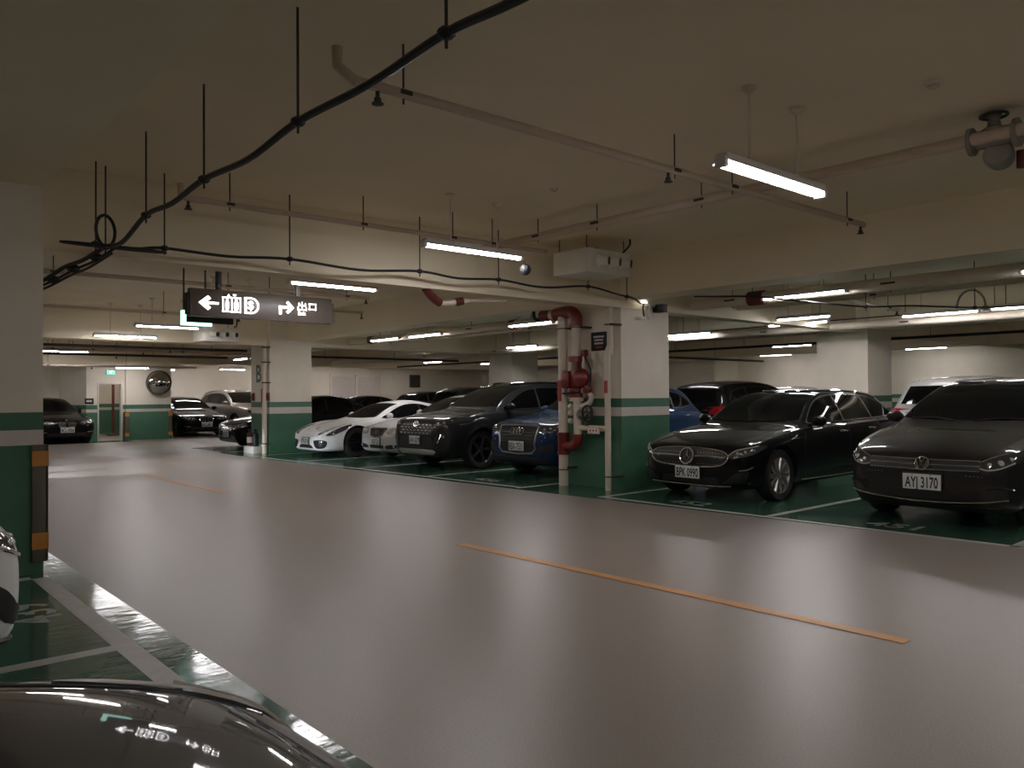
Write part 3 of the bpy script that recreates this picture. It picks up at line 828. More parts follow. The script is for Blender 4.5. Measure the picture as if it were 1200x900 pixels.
# pillar B: letter, pipe, extinguishers
lb = tag(empty('pillar_letter', (8.375, 19.34, 1.96)), 'large dark green letter B painted on the far pillar', 'sign')
lettering('B', .62, basis((0, -1, 0), (0, 0, 1), (-1, 0, 0), (-.004, 0, 0)), BPAINT, lb, 'painted_letter', 1.0)
bp = tag(empty('pillar_pipe', (8.28, 18.78, 0)), 'cream pipe running up the pillar with the letter B', 'pipe')
MB().cyl((0, 0, 0), (0, 0, 2.66), .06, n=16).build('pipe_run', PIPE_C, bp)
for z in (.25, 1.75, 2.25, 2.62):
    MB().cyl((0, 0, z - .015), (0, 0, z + .015), .068, n=14).build('pipe_clamp', RODM, bp)
    MB().box(.0, .11, -.12, -.06, z - .015, z + .015).build('wall_bracket', RODM, bp)
MB().box(-.076, -.07, -.03, .03, 1.25, 1.6).build('pipe_label', TXTR, bp)
for y, l in ((19.62, 'on the outer edge'), (18.72, 'beside the pipe')):
    ab = tag(empty('alarm_box', (8.36, y, 1.30)), 'small red alarm box %s of the pillar with the letter B' % l, 'alarm', 'alarm boxes on the lettered pillar')
    MB().box(-.05, .01, -.06, .06, 0, .20).build('case', RED, ab, bevel=.008)
    MB().cyl((-.05, 0, .10), (-.06, 0, .10), .03, n=12).build('button', RUST, ab)
st = tag(empty('extinguisher_stand', (8.20, 19.28, 0)), 'low white stand at the foot of the pillar with the letter B', 'stand')
MB().box(-.12, .13, -.30, .30, 0, .17).build('box', WHITE_BOX, st, bevel=.01)
MB().box(.10, .13, -.30, .30, .17, .22).build('rear_lip', WHITE_BOX, st, bevel=.004)
for y, l, m in ((19.42, 'with a pale label, on the low white stand', RUST), (19.08, 'dark one next to the pipe, on the low white stand', BLACK)):
    fe = tag(empty('fire_extinguisher', (8.18, y, .175)), 'fire extinguisher ' + l, 'extinguisher', 'extinguishers at the lettered pillar')
    MB().lathe((0, 0, 0), (0, 0, 1), [(.07, 0), (.075, .02), (.075, .26), (.06, .32), (.025, .35), (.02, .38)], 16).build('cylinder', m, fe)
    MB().box(-.05, .04, -.012, .012, .38, .42).build('lever', BLACK, fe, bevel=.004)
    if m is RUST: MB().lathe((0, 0, .08), (0, 0, 1), [(.077, 0), (.077, .14)], 16, close=False).build('label_band', WHITE_BOX, fe)
    MB().tube(catmull([(0, .03, .38), (.02, .10, .30), (.01, .095, .12)], 4), .010, 6).build('hose', BLACK, fe)

# wall furniture at the very back
vg = tag(empty('wall_vent', (23.0, 33.96, 2.15)), 'small dark louvred vent high on the back wall', 'vent')
MB().box(-.32, .32, -.03, .02, -.32, .32).build('vent_frame', GUARD, vg, bevel=.01)
for k in range(6): MB().box(-.28, .28, -.05, -.03, -.27 + k * .095, -.22 + k * .095).build('louvre', RODM, vg)
for x in (18.9, 20.3):
    dd = struct(empty('door_2' if x < 19 else 'door_3', (x, 33.97, 0)))
    MB().box(-.65, .65, -.04, .02, 0, 2.35).build('door_leaf', STRIPE_W, dd, bevel=.01)
    MB().box(-.70, -.65, -.07, .02, 0, 2.42).build('door_jamb', CREAM, dd)
    MB().box(.65, .70, -.07, .02, 0, 2.42).build('door_jamb', CREAM, dd)
    MB().cyl((.5, -.06, 1.0), (.5, -.04, 1.0), .03, n=10).build('door_handle', STEEL, dd)

# ------------------------------------------------------------------ cars
def pchip(pts):
    xs = [p[0] for p in pts]
    ys = [p[1] for p in pts]
    n = len(xs)
    h = [xs[i + 1] - xs[i] for i in range(n - 1)]
    dl = [(ys[i + 1] - ys[i]) / h[i] for i in range(n - 1)]
    m = [dl[0]] + [0.0] * (n - 2) + [dl[-1]]
    for i in range(1, n - 1):
        if dl[i - 1] * dl[i] > 0:
            w1, w2 = 2 * h[i] + h[i - 1], h[i] + 2 * h[i - 1]
            m[i] = (w1 + w2) / (w1 / dl[i - 1] + w2 / dl[i])

    def f(x):
        if x <= xs[0]: return ys[0]
        if x >= xs[-1]: return ys[-1]
        i = 0
        while x > xs[i + 1]: i += 1
        t = (x - xs[i]) / h[i]
        return ((1 + 2 * t) * (1 - t) ** 2 * ys[i] + t * (1 - t) ** 2 * h[i] * m[i] + t * t * (3 - 2 * t) * ys[i + 1] + t * t * (t - 1) * h[i] * m[i + 1])
    return f


def clip_rect(poly, x0, x1, y0, y1):
    def half(P, ins, cut):
        out = []
        for i in range(len(P)):
            a, b = P[i - 1], P[i]
            ia, ib = ins(a), ins(b)
            if ib:
                if not ia: out.append(cut(a, b))
                out.append(b)
            elif ia:
                out.append(cut(a, b))
        return out
    cx = lambda X: (lambda a, b: (X, a[1] + (b[1] - a[1]) * (X - a[0]) / (b[0] - a[0])))
    cy = lambda Y: (lambda a, b: (a[0] + (b[0] - a[0]) * (Y - a[1]) / (b[1] - a[1]), Y))
    P = [tuple(p) for p in poly]
    for ins, cut in ((lambda p: p[0] >= x0, cx(x0)), (lambda p: p[0] <= x1, cx(x1)), (lambda p: p[1] >= y0, cy(y0)), (lambda p: p[1] <= y1, cy(y1))):
        if not P: return []
        P = half(P, ins, cut)
    return P


def rounded(poly, n=4):
    return [(p.x, p.y) for p in catmull([Vector((a, b, 0)) for a, b in poly], n, closed=True)]


class Car:
    """nose at x = 0 pointing to -x, tail at x = L; left side at -y"""

    def __init__(self, name, spec, body_mat, loc, rz, label, cat='car', group=None):
        self.s = spec
        self.root = tag(empty(name, loc, rz), label, cat, group)
        self.top, self.sh, self.bot, self.w, self.rw = (pchip(spec[k]) for k in ('top', 'sh', 'bot', 'w', 'rw'))
        self.L = spec['L']
        self.mat = body_mat
        self._body()

    def _section(self, x):
        w, zb, zs, zt, wr = self.w(x), self.bot(x), self.sh(x), self.top(x), self.rw(x)
        zs = min(zs, zt + .03)
        g = zt - zs
        k = max(0.0, min(1.0, (g - .08) / .22))
        k = k * k * (3 - 2 * k)
        hs = zs - zb
        low = [(0, zb), (.62 * w, zb), (.86 * w, zb + .015), (.955 * w, zb + .16 * hs), (.99 * w, zb + .34 * hs), (w, zb + .55 * hs), (.992 * w, zb + .74 * hs),
               (.982 * w, zb + .88 * hs), (.955 * w, zs - .005)]
        hood = [(.915 * w, zs + .22 * g), (.86 * w, zs + .48 * g), (.78 * w, zs + .66 * g), (.64 * w, zs + .80 * g), (.36 * w, zs + .95 * g), (0, zt)]
        wb = .905 * w
        gh = [(wb, zs + .015), (wb + (wr - wb) * .45, zs + .47 * g), (wr + .018, zt - .14 * g - .01), (wr - .035, zt - .055 * g - .012), (wr * .55, zt - .012), (0, zt)]
        upn = [(a[0] + (b[0] - a[0]) * k, a[1] + (b[1] - a[1]) * k) for a, b in zip(hood, gh)]
        P = [Vector((a, b, 0)) for a, b in low + upn]
        return [(p.x, p.y) for p in catmull(P, 3)]

    def _body(self):
        L = self.L
        xs = [0, .008, .02, .04, .065, .10, .14, .19, .25, .32]
        xs = xs + [L - x for x in xs]
        n = int((L - .72) / .085)
        xs += [.38 + k * (L - .76) / n for k in range(n + 1)]
        xs = sorted(set(round(x, 4) for x in xs))
        vs_, fs = [], []
        rows = []
        for x in xs:
            h = self._section(x)
            loop = [(x, y, z) for y, z in h] + [(x, -y, z) for y, z in reversed(h[1:-1])]
            rows.append(list(range(len(vs_), len(vs_) + len(loop))))
            vs_ += loop
        m = len(rows[0])
        for a, b in zip(rows, rows[1:]):
            for k in range(m):
                fs.append((a[k], a[(k + 1) % m], b[(k + 1) % m], b[k]))
        for r, rev in ((rows[0], True), (rows[-1], False)):
            hlf = m // 2
            for k in range(hlf):
                a, b, c, d_ = r[k], r[k + 1], r[(m - k - 1) % m], r[(m - k) % m]
                q = [a, b, c, d_]
                q = [q[i] for i in range(4) if q[i] != q[i - 1]]
                if len(set(q)) >= 3: fs.append(tuple(q))
        me = bpy.data.meshes.new('body')
        me.from_pydata(vs_, [], fs)
        bm = bmesh.new()
        bm.from_mesh(me)
        bmesh.ops.recalc_face_normals(bm, faces=bm.faces)
        tf = max(bm.faces, key=lambda q: q.calc_center_median().z)
        if tf.normal.z < 0: bmesh.ops.reverse_faces(bm, faces=bm.faces)
        bm.normal_update()
        bm.to_mesh(me)
        self.bvh = BVHTree.FromBMesh(bm)
        bm.free()
        me.materials.append(self.mat)
        me.materials.append(BLACK)
        o = bpy.data.objects.new('body', me)
        COL.objects.link(o)
        # wheel wells
        xf, xr, R = self.s['wheels']
        cut = MB()
        for x in (xf, xr):
            wx = self.w(x)
            for sd in (-1, 1):
                cut.cyl((x, sd * (wx - .34), R + .02), (x, sd * (wx + .3), R + .02), R * 1.12, n=40, mi=1)
        cu = cut.build('wheel_well_cutter', [self.mat, BLACK])
        md = o.modifiers.new('wells', 'BOOLEAN')
        md.operation = 'DIFFERENCE'
        md.object = cu
        md.solver = 'FAST'
        dg = bpy.context.evaluated_depsgraph_get()
        me2 = bpy.data.meshes.new_from_object(o.evaluated_get(dg), depsgraph=dg)
        o.modifiers.clear()
        o.data = me2
        bpy.data.meshes.remove(me)
        bpy.data.objects.remove(cu)
        me2.polygons.foreach_set('use_smooth', [True] * len(me2.polygons))
        me2.set_sharp_from_angle(angle=0.55)
        me2.name = 'body'
        o.parent = self.root
        self.body = o

    # rays
    def cast(self, axis, u, v, side=-1):
        if axis == 'F': o, d = Vector((-1, u, v)), Vector((1, 0, 0))
        elif axis == 'R': o, d = Vector((self.L + 1, u, v)), Vector((-1, 0, 0))
        elif axis == 'S': o, d = Vector((u, side * 2, v)), Vector((0, -side, 0))
        else: o, d = Vector((u, v, 3)), Vector((0, 0, -1))
        p, n, i, t = self.bvh.ray_cast(o, d)
        if p is None: return None, None
        if n.dot(d) > 0: n = -n
        return p, n

    def decal(self, name, poly, axis, material, off=.004, cell=.045, side=-1, parent=None, thick=.02):
        us, vs2 = [p[0] for p in poly], [p[1] for p in poly]
        u0, u1, v0, v1 = min(us), max(us), min(vs2), max(vs2)
        nu, nv = max(1, math.ceil((u1 - u0) / cell)), max(1, math.ceil((v1 - v0) / cell))
        ids, pts, faces = {}, [], []

        def vid(u, v):
            k = (round(u, 4), round(v, 4))
            if k not in ids:
                p, n = self.cast(axis, u, v, side)
                if p is None:
                    ids[k] = None
                else:
                    ids[k] = len(pts)
                    pts.append((p + n * off, p - n * thick))
            return ids[k]
        for i in range(nu):
            for j in range(nv):
                c = clip_rect(poly, u0 + (u1 - u0) * i / nu, u0 + (u1 - u0) * (i + 1) / nu, v0 + (v1 - v0) * j / nv, v0 + (v1 - v0) * (j + 1) / nv)
                if len(c) < 3: continue
                f = []
                for p in c:
                    q = vid(*p)
                    if q is None: f = None; break
                    if not f or f[-1] != q: f.append(q)
                if f and len(f) > 1 and f[0] == f[-1]: f.pop()
                if f and len(set(f)) >= 3 and len(set(f)) == len(f): faces.append(tuple(f))
        if not faces: return None
        ed = {}
        for f in faces:
            for i in range(len(f)):
                a, b = f[i - 1], f[i]
                ed.setdefault((min(a, b), max(a, b)), []).append((a, b))
        N = len(pts)
        allf = list(faces)
        for k, l in ed.items():
            if len(l) == 1:
                a, b = l[0]
                allf.append((b, a, a + N, b + N))
        return MB().add([p[0] for p in pts] + [p[1] for p in pts], allf).build(name, material, parent or self.root, angle=0.9)

    def strip(self, name, pts, axis, material, r=.008, side=-1, closed=False, off=.0, parent=None, step=.05, smooth=True):
        P = [Vector((a, b, 0)) for a, b in pts]
        P = catmull(P, 5, closed) if smooth else P
        out = []
        for p in P:
            q, n = self.cast(axis, p.x, p.y, side)
            if q is not None: out.append(q + n * off)
        if len(out) < 2: return None
        return MB().tube(out, r, 6, closed=closed).build(name, material, parent or self.root)

    def both(self, fn, name, pts, axis, *a, **k):
        """the same on both sides: mirrored in y for F/R/T, other side for S"""
        out = []
        for sd in (-1, 1):
            if axis == 'S': out.append(fn(name, pts, axis, *a, side=sd, **k))
            elif axis == 'T': out.append(fn(name, [(u, v * -sd) for u, v in pts], axis, *a, **k))
            else: out.append(fn(name, [(u * -sd, v) for u, v in pts], axis, *a, **k))
        return out

    def lens(self, name, y, z, r, material, axis='F', off=0.0, sc=(.45, 1, 1), parent=None, bothsides=True):
        for sd in ((1, -1) if bothsides else (1,)):
            p, n = self.cast(axis, y * sd, z)
            if p is not None: MB().sphere(p + n * off, r, 12, sc).build(name, material, parent or self.root)

    def front_frame(self, y, z, off=0.0, upright=False, axis='F'):
        p, n = self.cast(axis, y, z)
        if upright: n = Vector((-1 if axis == 'F' else 1, 0, 0))
        n.y = n.y * (abs(y) > .01)
        n.normalize()
        u = (Vector((0, 0, 1)) - n * n.z).normalized()
        return basis(u.cross(n), u, n, p + n * off)

    def plate(self, s, z, axis='F', w=.38, h=.16, off=.02, y=0.0):
        M = self.front_frame(y, z, off, True, axis)
        o = MB().box(-w / 2, w / 2, -h / 2, h / 2, 0, .01).xf(M).build('number_plate', PLATE, self.root, bevel=.003)
        MB().box(-w / 2 - .012, w / 2 + .012, -h / 2 - .012, h / 2 + .012, -off - .02, .002).xf(M).build('plate_holder', BLACK, o, bevel=.003)
        if s:
            lettering(s, h * .98, M @ Matrix.Translation((0, -.012, .0115)), PLATE_K, o, 'plate_characters', .55)
            for x in (-.09, .09): MB().cyl((x, h * .43, .009), (x, h * .43, .014), .006, n=8).xf(M).build('plate_screw', PLATE_K, o)
        return o

    def glazing(self):
        s = self.s
        dlo = rounded(s['dlo'], 4)
        for sd in (-1, 1):
            self.decal('window_surround', dlo, 'S', BLACK, off=.002, side=sd, thick=.01)
            cuts = s['cuts']
            for a, b in zip(cuts, cuts[1:]):
                q = clip_rect([((x - cx_) * .975 + cx_, (z - cz_) * .94 + cz_) for x, z in dlo for cx_, cz_ in [s['dlo_c']]], a + .025, b - .025, 0, 3)
                if len(q) > 2: self.decal('side_window', q, 'S', GLASS, off=.007, side=sd)
        zb_, zt_, wb_, wt_ = s['ws']
        ws = [(-wb_, zb_ + .012), (-wb_ * .5, zb_ - .005), (0, zb_ - .008), (wb_ * .5, zb_ - .005), (wb_, zb_ + .012), (wb_ * .45 + wt_ * .55, zb_ * .42 + zt_ * .58), (wt_, zt_ - .012),
              (wt_ * .5, zt_), (0, zt_ + .004), (-wt_ * .5, zt_), (-wt_, zt_ - .012), (-wb_ * .45 - wt_ * .55, zb_ * .42 + zt_ * .58)]
        self.decal('windscreen', ws, 'F', GLASS, off=.006, cell=.06)
        if 'rs' in s:
            zb_, zt_, wb_, wt_ = s['rs']
            self.decal('rear_window', [(-wb_, zb_), (wb_, zb_), (wt_, zt_), (0, zt_ + .006), (-wt_, zt_)], 'R', GLASS, off=.006, cell=.06)

    def wheels(self, spokes=10, rim=SILRIM, style='slim', tire_w=.21, detail=True):
        xf, xr, R = self.s['wheels']
        for x in (xf, xr):
            for sd in (-1, 1):
                yo = sd * (self.w(x) - .035)
                d_ = Vector((0, sd, 0))
                c = Vector((x, yo - sd * tire_w, R))
                rr = R * .70
                t = MB().lathe(c, d_, [(rr * .97, .02), (R * .93, .0), (R * .99, .03), (R, .06), (R, tire_w - .06), (R * .985, tire_w - .025), (R * .93, tire_w), (rr * 1.02, tire_w - .012), (rr, tire_w - .03)], 36, close=False)
                t = t.build('wheel', RUBBER, self.root)
                m = MB()
                m.lathe(c, d_, [(rr * .90, .04), (rr * .94, tire_w - .03), (rr * 1.0, tire_w - .012), (rr * 1.015, tire_w - .02), (rr * 1.0, .03)], 36, close=False)
                m.lathe(c, d_, [(0, tire_w - .075), (rr * .24, tire_w - .07), (rr * .20, tire_w - .04), (0, tire_w - .035)], 20)
                hub = c + d_ * (tire_w - .05)
                for k in range(spokes):
                    a = 2 * PI * k / spokes
                    rad = Vector((math.cos(a), 0, math.sin(a)))
                    tan = Vector((-math.sin(a), 0, math.cos(a)))
                    if style == 'slim': w0, w1 = .012, .022
                    elif style == 'pair': w0, w1 = .028, .036
                    else: w0, w1 = .045, .032
                    p0, p1 = hub + rad * rr * .15, hub + rad * rr * .97 + d_ * .012
                    e = d_ * .028
                    m.add([p0 - tan * w0, p0 + tan * w0, p1 + tan * w1, p1 - tan * w1, p0 - tan * w0 * .5 + e, p0 + tan * w0 * .5 + e, p1 + tan * w1 * .6 + e * .7, p1 - tan * w1 * .6 + e * .7],
                          [(3, 2, 1, 0), (4, 5, 6, 7), (0, 1, 5, 4), (1, 2, 6, 5), (2, 3, 7, 6), (3, 0, 4, 7)])
                m.build('rim', rim, t)
                MB().lathe(c + d_ * .05, d_, [(0, 0), (rr * .9, 0), (rr * .9, .012), (0, .012)], 24).build('brake_disc', BLACK, t)

    def mirrors(self, x, z, material=None, glass=False):
        for sd in (-1, 1):
            p, n = self.cast('S', x, z, sd)
            if p is None: continue
            c = p + Vector((0, sd * .13, .03))
            o = MB().sphere(c, .1, 16, (.75, 1.05, .72)).build('wing_mirror', material or self.mat, self.root)
            MB().cyl(p + Vector((0.0, -sd * .03, -.02)), c + Vector((0, 0, -.03)), .028, .02, n=10).build('mirror_arm', BLACK, o)
            MB().sphere(c + Vector((.04, 0, 0)), .088, 14, (.5, 1.0, .70)).build('mirror_glass', GLASS, o)

    def seams(self, lines, material=BLACK, r=.004):
        for sd in (-1, 1):
            for l in lines: self.strip('panel_gap', l, 'S', material, r, side=sd, off=-.001)

    def handles(self, pts, material=None):
        for sd in (-1, 1):
            for x, z in pts:
                p, n = self.cast('S', x, z, sd)
                if p is not None: MB().box(p.x - .11, p.x + .11, p.y - .02, p.y + .02, p.z - .014, p.z + .014).xf(Matrix.Translation((0, sd * .018, 0))).build('door_handle', material or self.mat, self.root, bevel=.008)


def ring_pts(a, b, n=24, cx=0, cy=0):
    return [(cx + a * math.cos(2 * PI * k / n), cy + b * math.sin(2 * PI * k / n), 0) for k in range(n)]


SP = {}
SP['wagon'] = dict(L=4.75, wheels=(.80, 3.66, .335),
    top=[(0, .58), (.02, .66), (.08, .735), (.2, .785), (.7, .885), (1.15, .945), (1.34, .975), (1.5, 1.04), (2.05, 1.345), (2.35, 1.43), (2.8, 1.46), (3.5, 1.45), (4.1, 1.385), (4.42, 1.29), (4.60, .99), (4.70, .84), (4.75, .66)],
    sh=[(0, .56), (.08, .69), (.3, .755), (.8, .845), (1.3, .905), (2.5, .945), (4.0, .985), (4.5, .95), (4.7, .78), (4.75, .62)],
    bot=[(0, .36), (.02, .28), (.06, .21), (.25, .17), (4.2, .19), (4.6, .27), (4.75, .45)],
    w=[(0, .54), (.02, .64), (.06, .72), (.15, .79), (.35, .86), (.75, .905), (1.5, .91), (3.6, .91), (4.2, .875), (4.55, .80), (4.70, .68), (4.75, .56)],
    rw=[(0, .6), (1.34, .74), (1.6, .70), (2.05, .615), (2.5, .58), (3.8, .555), (4.42, .53), (4.75, .5)],
    dlo=[(1.62, .985), (1.70, 1.06), (2.02, 1.255), (2.32, 1.345), (2.75, 1.375), (3.4, 1.365), (3.95, 1.31), (4.30, 1.18), (4.40, 1.09), (4.34, 1.05), (3.6, 1.02), (2.6, .995), (1.9, .985)], dlo_c=(2.95, 1.17), cuts=(1.5, 2.64, 3.52, 4.5),
    ws=(1.01, 1.375, .70, .555), rs=(1.02, 1.27, .56, .46))
SP['hatch'] = dict(L=4.35, wheels=(.86, 3.55, .335),
    top=[(0, .60), (.02, .68), (.07, .765), (.2, .835), (.7, .955), (1.0, 1.01), (1.14, 1.05), (1.28, 1.12), (1.9, 1.44), (2.2, 1.535), (2.7, 1.585), (3.5, 1.56), (3.95, 1.47), (4.18, 1.15), (4.30, .92), (4.35, .68)],
    sh=[(0, .58), (.07, .71), (.25, .79), (.7, .905), (1.1, .965), (2.5, 1.0), (3.8, 1.04), (4.15, .99), (4.3, .84), (4.35, .64)],
    bot=[(0, .36), (.02, .28), (.06, .21), (.25, .17), (3.9, .2), (4.2, .28), (4.35, .45)],
    w=[(0, .56), (.02, .66), (.06, .74), (.15, .81), (.35, .87), (.8, .90), (1.5, .905), (3.4, .905), (3.9, .86), (4.2, .79), (4.31, .68), (4.35, .56)],
    rw=[(0, .6), (1.14, .76), (1.4, .72), (1.9, .635), (2.3, .60), (3.5, .575), (4.0, .55), (4.35, .5)],
    dlo=[(1.42, 1.05), (1.56, 1.14), (1.90, 1.33), (2.2, 1.43), (2.7, 1.47), (3.3, 1.455), (3.72, 1.39), (3.88, 1.24), (3.82, 1.13), (3.2, 1.09), (2.3, 1.06)], dlo_c=(2.65, 1.26), cuts=(1.3, 2.42, 3.3, 4.0),
    ws=(1.085, 1.475, .74, .575), rs=(1.10, 1.43, .60, .48))
SP['suv'] = dict(L=4.60, wheels=(.93, 3.62, .365),
    top=[(0, .66), (.02, .80), (.06, .90), (.16, .975), (.6, 1.05), (1.05, 1.10), (1.22, 1.14), (1.36, 1.21), (1.95, 1.53), (2.3, 1.64), (2.8, 1.69), (3.8, 1.65), (4.2, 1.55), (4.42, 1.18), (4.54, .98), (4.6, .74)],
    sh=[(0, .64), (.06, .84), (.2, .92), (.6, 1.0), (1.1, 1.05), (2.5, 1.075), (4.0, 1.13), (4.4, 1.06), (4.55, .88), (4.6, .7)],
    bot=[(0, .44), (.02, .36), (.07, .27), (.3, .22), (4.1, .24), (4.45, .34), (4.6, .5)],
    w=[(0, .60), (.02, .70), (.06, .77), (.14, .84), (.32, .895), (.8, .925), (1.5, .93), (3.7, .93), (4.1, .89), (4.42, .82), (4.55, .72), (4.6, .6)],
    rw=[(0, .6), (1.22, .78), (1.45, .74), (1.95, .655), (2.4, .62), (3.8, .59), (4.2, .565), (4.6, .5)],
    dlo=[(1.52, 1.12), (1.66, 1.21), (1.98, 1.40), (2.28, 1.51), (2.75, 1.555), (3.4, 1.54), (3.85, 1.46), (4.05, 1.30), (3.98, 1.22), (3.3, 1.17), (2.3, 1.13)], dlo_c=(2.8, 1.34), cuts=(1.4, 2.5, 3.4, 4.2),
    ws=(1.175, 1.575, .75, .595), rs=(1.20, 1.5, .6, .5))
SP['suv2'] = dict(SP['suv'])
SP['suv2'].update(L=4.40, wheels=(.88, 3.48, .35),
    top=[(0, .60), (.02, .74), (.06, .85), (.16, .925), (.6, 1.005), (1.0, 1.05), (1.18, 1.09), (1.32, 1.16), (1.88, 1.46), (2.2, 1.56), (2.7, 1.605), (3.5, 1.56), (3.9, 1.45), (4.2, 1.12), (4.34, .92), (4.4, .7)],
    sh=[(0, .58), (.06, .79), (.2, .87), (.6, .955), (1.1, 1.01), (2.5, 1.04), (3.8, 1.08), (4.2, 1.0), (4.34, .84), (4.4, .66)],
    bot=[(0, .40), (.02, .32), (.07, .24), (.3, .20), (3.9, .22), (4.25, .32), (4.4, .48)],
    w=[(0, .58), (.02, .68), (.06, .76), (.14, .83), (.32, .885), (.8, .912), (1.5, .915), (3.5, .915), (3.9, .88), (4.22, .81), (4.35, .71), (4.4, .58)],
    rw=[(0, .6), (1.18, .77), (1.4, .73), (1.9, .645), (2.3, .61), (3.6, .58), (4.0, .55), (4.4, .5)],
    dlo=[(1.47, 1.08), (1.6, 1.16), (1.92, 1.335), (2.2, 1.44), (2.65, 1.48), (3.2, 1.465), (3.6, 1.39), (3.84, 1.25), (3.78, 1.18), (3.2, 1.13), (2.3, 1.09)], dlo_c=(2.65, 1.28), cuts=(1.35, 2.42, 3.25, 3.95),
    ws=(1.125, 1.50, .74, .585), rs=(1.14, 1.42, .6, .48))
SP['sedan'] = dict(L=4.60, wheels=(.85, 3.58, .325),
    top=[(0, .53), (.02, .61), (.07, .68), (.2, .74), (.8, .86), (1.2, .925), (1.36, .955), (1.52, 1.02), (2.15, 1.32), (2.5, 1.41), (2.9, 1.43), (3.3, 1.375), (3.8, 1.16), (4.0, 1.085), (4.4, 1.035), (4.54, .92), (4.6, .64)],
    sh=[(0, .51), (.07, .64), (.25, .71), (.8, .82), (1.3, .885), (2.5, .92), (3.7, .97), (4.3, .97), (4.54, .84), (4.6, .6)],
    bot=[(0, .34), (.02, .26), (.06, .20), (.25, .165), (4.1, .19), (4.45, .27), (4.6, .42)],
    w=[(0, .52), (.02, .62), (.06, .71), (.15, .785), (.35, .85), (.8, .89), (1.5, .90), (3.5, .90), (4.1, .87), (4.42, .80), (4.55, .68), (4.6, .54)],
    rw=[(0, .6), (1.36, .72), (1.6, .68), (2.15, .60), (2.6, .57), (3.3, .555), (3.9, .6), (4.6, .55)],
    dlo=[(1.66, .96), (1.80, 1.05), (2.15, 1.23), (2.45, 1.315), (2.85, 1.335), (3.2, 1.29), (3.55, 1.13), (3.62, 1.03), (3.0, .985), (2.3, .965)], dlo_c=(2.6, 1.13), cuts=(1.5, 2.6, 3.45, 3.8),
    ws=(1.0, 1.35, .69, .545), rs=(1.06, 1.33, .62, .5))
SP['coupe'] = dict(L=4.38, wheels=(.87, 3.35, .335),
    top=[(0, .42), (.02, .48), (.08, .55), (.25, .625), (.7, .735), (1.05, .80), (1.2, .835), (1.36, .90), (2.0, 1.19), (2.35, 1.275), (2.7, 1.295), (3.1, 1.24), (3.7, 1.05), (4.1, .92), (4.30, .82), (4.38, .6)],
    sh=[(0, .41), (.08, .55), (.25, .64), (.55, .735), (.9, .80), (1.3, .82), (2.4, .84), (3.3, .90), (4.0, .86), (4.3, .76), (4.38, .56)],
    bot=[(0, .26), (.02, .20), (.06, .16), (.25, .14), (3.9, .16), (4.2, .24), (4.38, .4)],
    w=[(0, .50), (.02, .60), (.07, .69), (.16, .765), (.35, .84), (.8, .895), (1.5, .88), (2.3, .885), (3.3, .915), (3.9, .87), (4.25, .76), (4.38, .56)],
    rw=[(0, .6), (1.2, .70), (1.5, .66), (2.0, .585), (2.4, .55), (3.0, .54), (3.8, .56), (4.38, .5)],
    dlo=[(1.60, .87), (1.75, .96), (2.1, 1.12), (2.4, 1.195), (2.75, 1.20), (3.1, 1.11), (3.25, 1.0), (3.1, .92), (2.4, .88)], dlo_c=(2.42, 1.03), cuts=(1.45, 2.72, 3.4),
    ws=(.885, 1.215, .68, .53), rs=(.98, 1.2, .56, .48))


def headlamp(c, poly, lenses=(), glass=LAMPG, led=None, rad=.05):
    for sd in (1, -1):
        h = c.decal('headlight', [(y * sd, z) for y, z in rounded(poly, 3)], 'F', glass, off=.006, cell=.035)
        if h is None: continue
        for (y, z, r) in lenses:
            p, n = c.cast('F', y * sd, z)
            if p is not None: MB().sphere(p - n * r * .25, r, 12, (.6, 1, .9)).build('lamp_lens', LENS, h)
        if led:
            q = [c.cast('F', a * sd, b) for a, b in led]
            q = [p + n * .008 for p, n in q if p is not None]
            if len(q) > 1: MB().tube(catmull(q, 4), .008, 6).build('light_strip', LENS, h)


def front_strip(c, name, pts, material, r, parent=None, off=.004, closed=False):
    return c.strip(name, pts, 'F', material, r, closed=closed, off=off, parent=parent)


def tails(c, poly, material=TAIL):
    for sd in (1, -1):
        c.decal('tail_light', [(y * sd, z) for y, z in rounded(poly, 3)], 'R', material, off=.006)


def tail_side(c, poly):
    for sd in (-1, 1): c.decal('tail_light', rounded(poly, 3), 'S', TAIL, off=.007, side=sd)


def belly(c, z0, z1, w=.6):
    c.decal('lower_grille', [(-w, z0), (w, z0), (w * .9, z1), (-w * .9, z1)], 'F', BLACK, off=.005)

# ---- black wagon
P_BLACK = paint('black_car_paint', (0.0030, 0.0030, 0.0032))
P_GREY = paint('dark_grey_metallic_paint', (0.028, 0.025, 0.0235), metal=.35)
P_SLATE = paint('slate_grey_metallic_paint', (0.024, 0.025, 0.026), metal=.35)
P_BLUE = paint('deep_blue_metallic_paint', (0.011, 0.032, 0.085), metal=.35)
P_SILVER = paint('silver_metallic_paint', (0.56, 0.55, 0.54), metal=.35, rough=.42)
P_WHITE = paint('white_car_paint', (0.86, 0.85, 0.85))
P_BROWN = paint('warm_black_metallic_paint', (0.016, 0.013, 0.0115), metal=.3)
P_PEARL = paint('pale_silver_metallic_paint', (0.34, 0.33, 0.32), metal=.3)
P_CHAMP = paint('champagne_metallic_paint', (0.26, 0.23, 0.20), metal=.5, rough=.4)


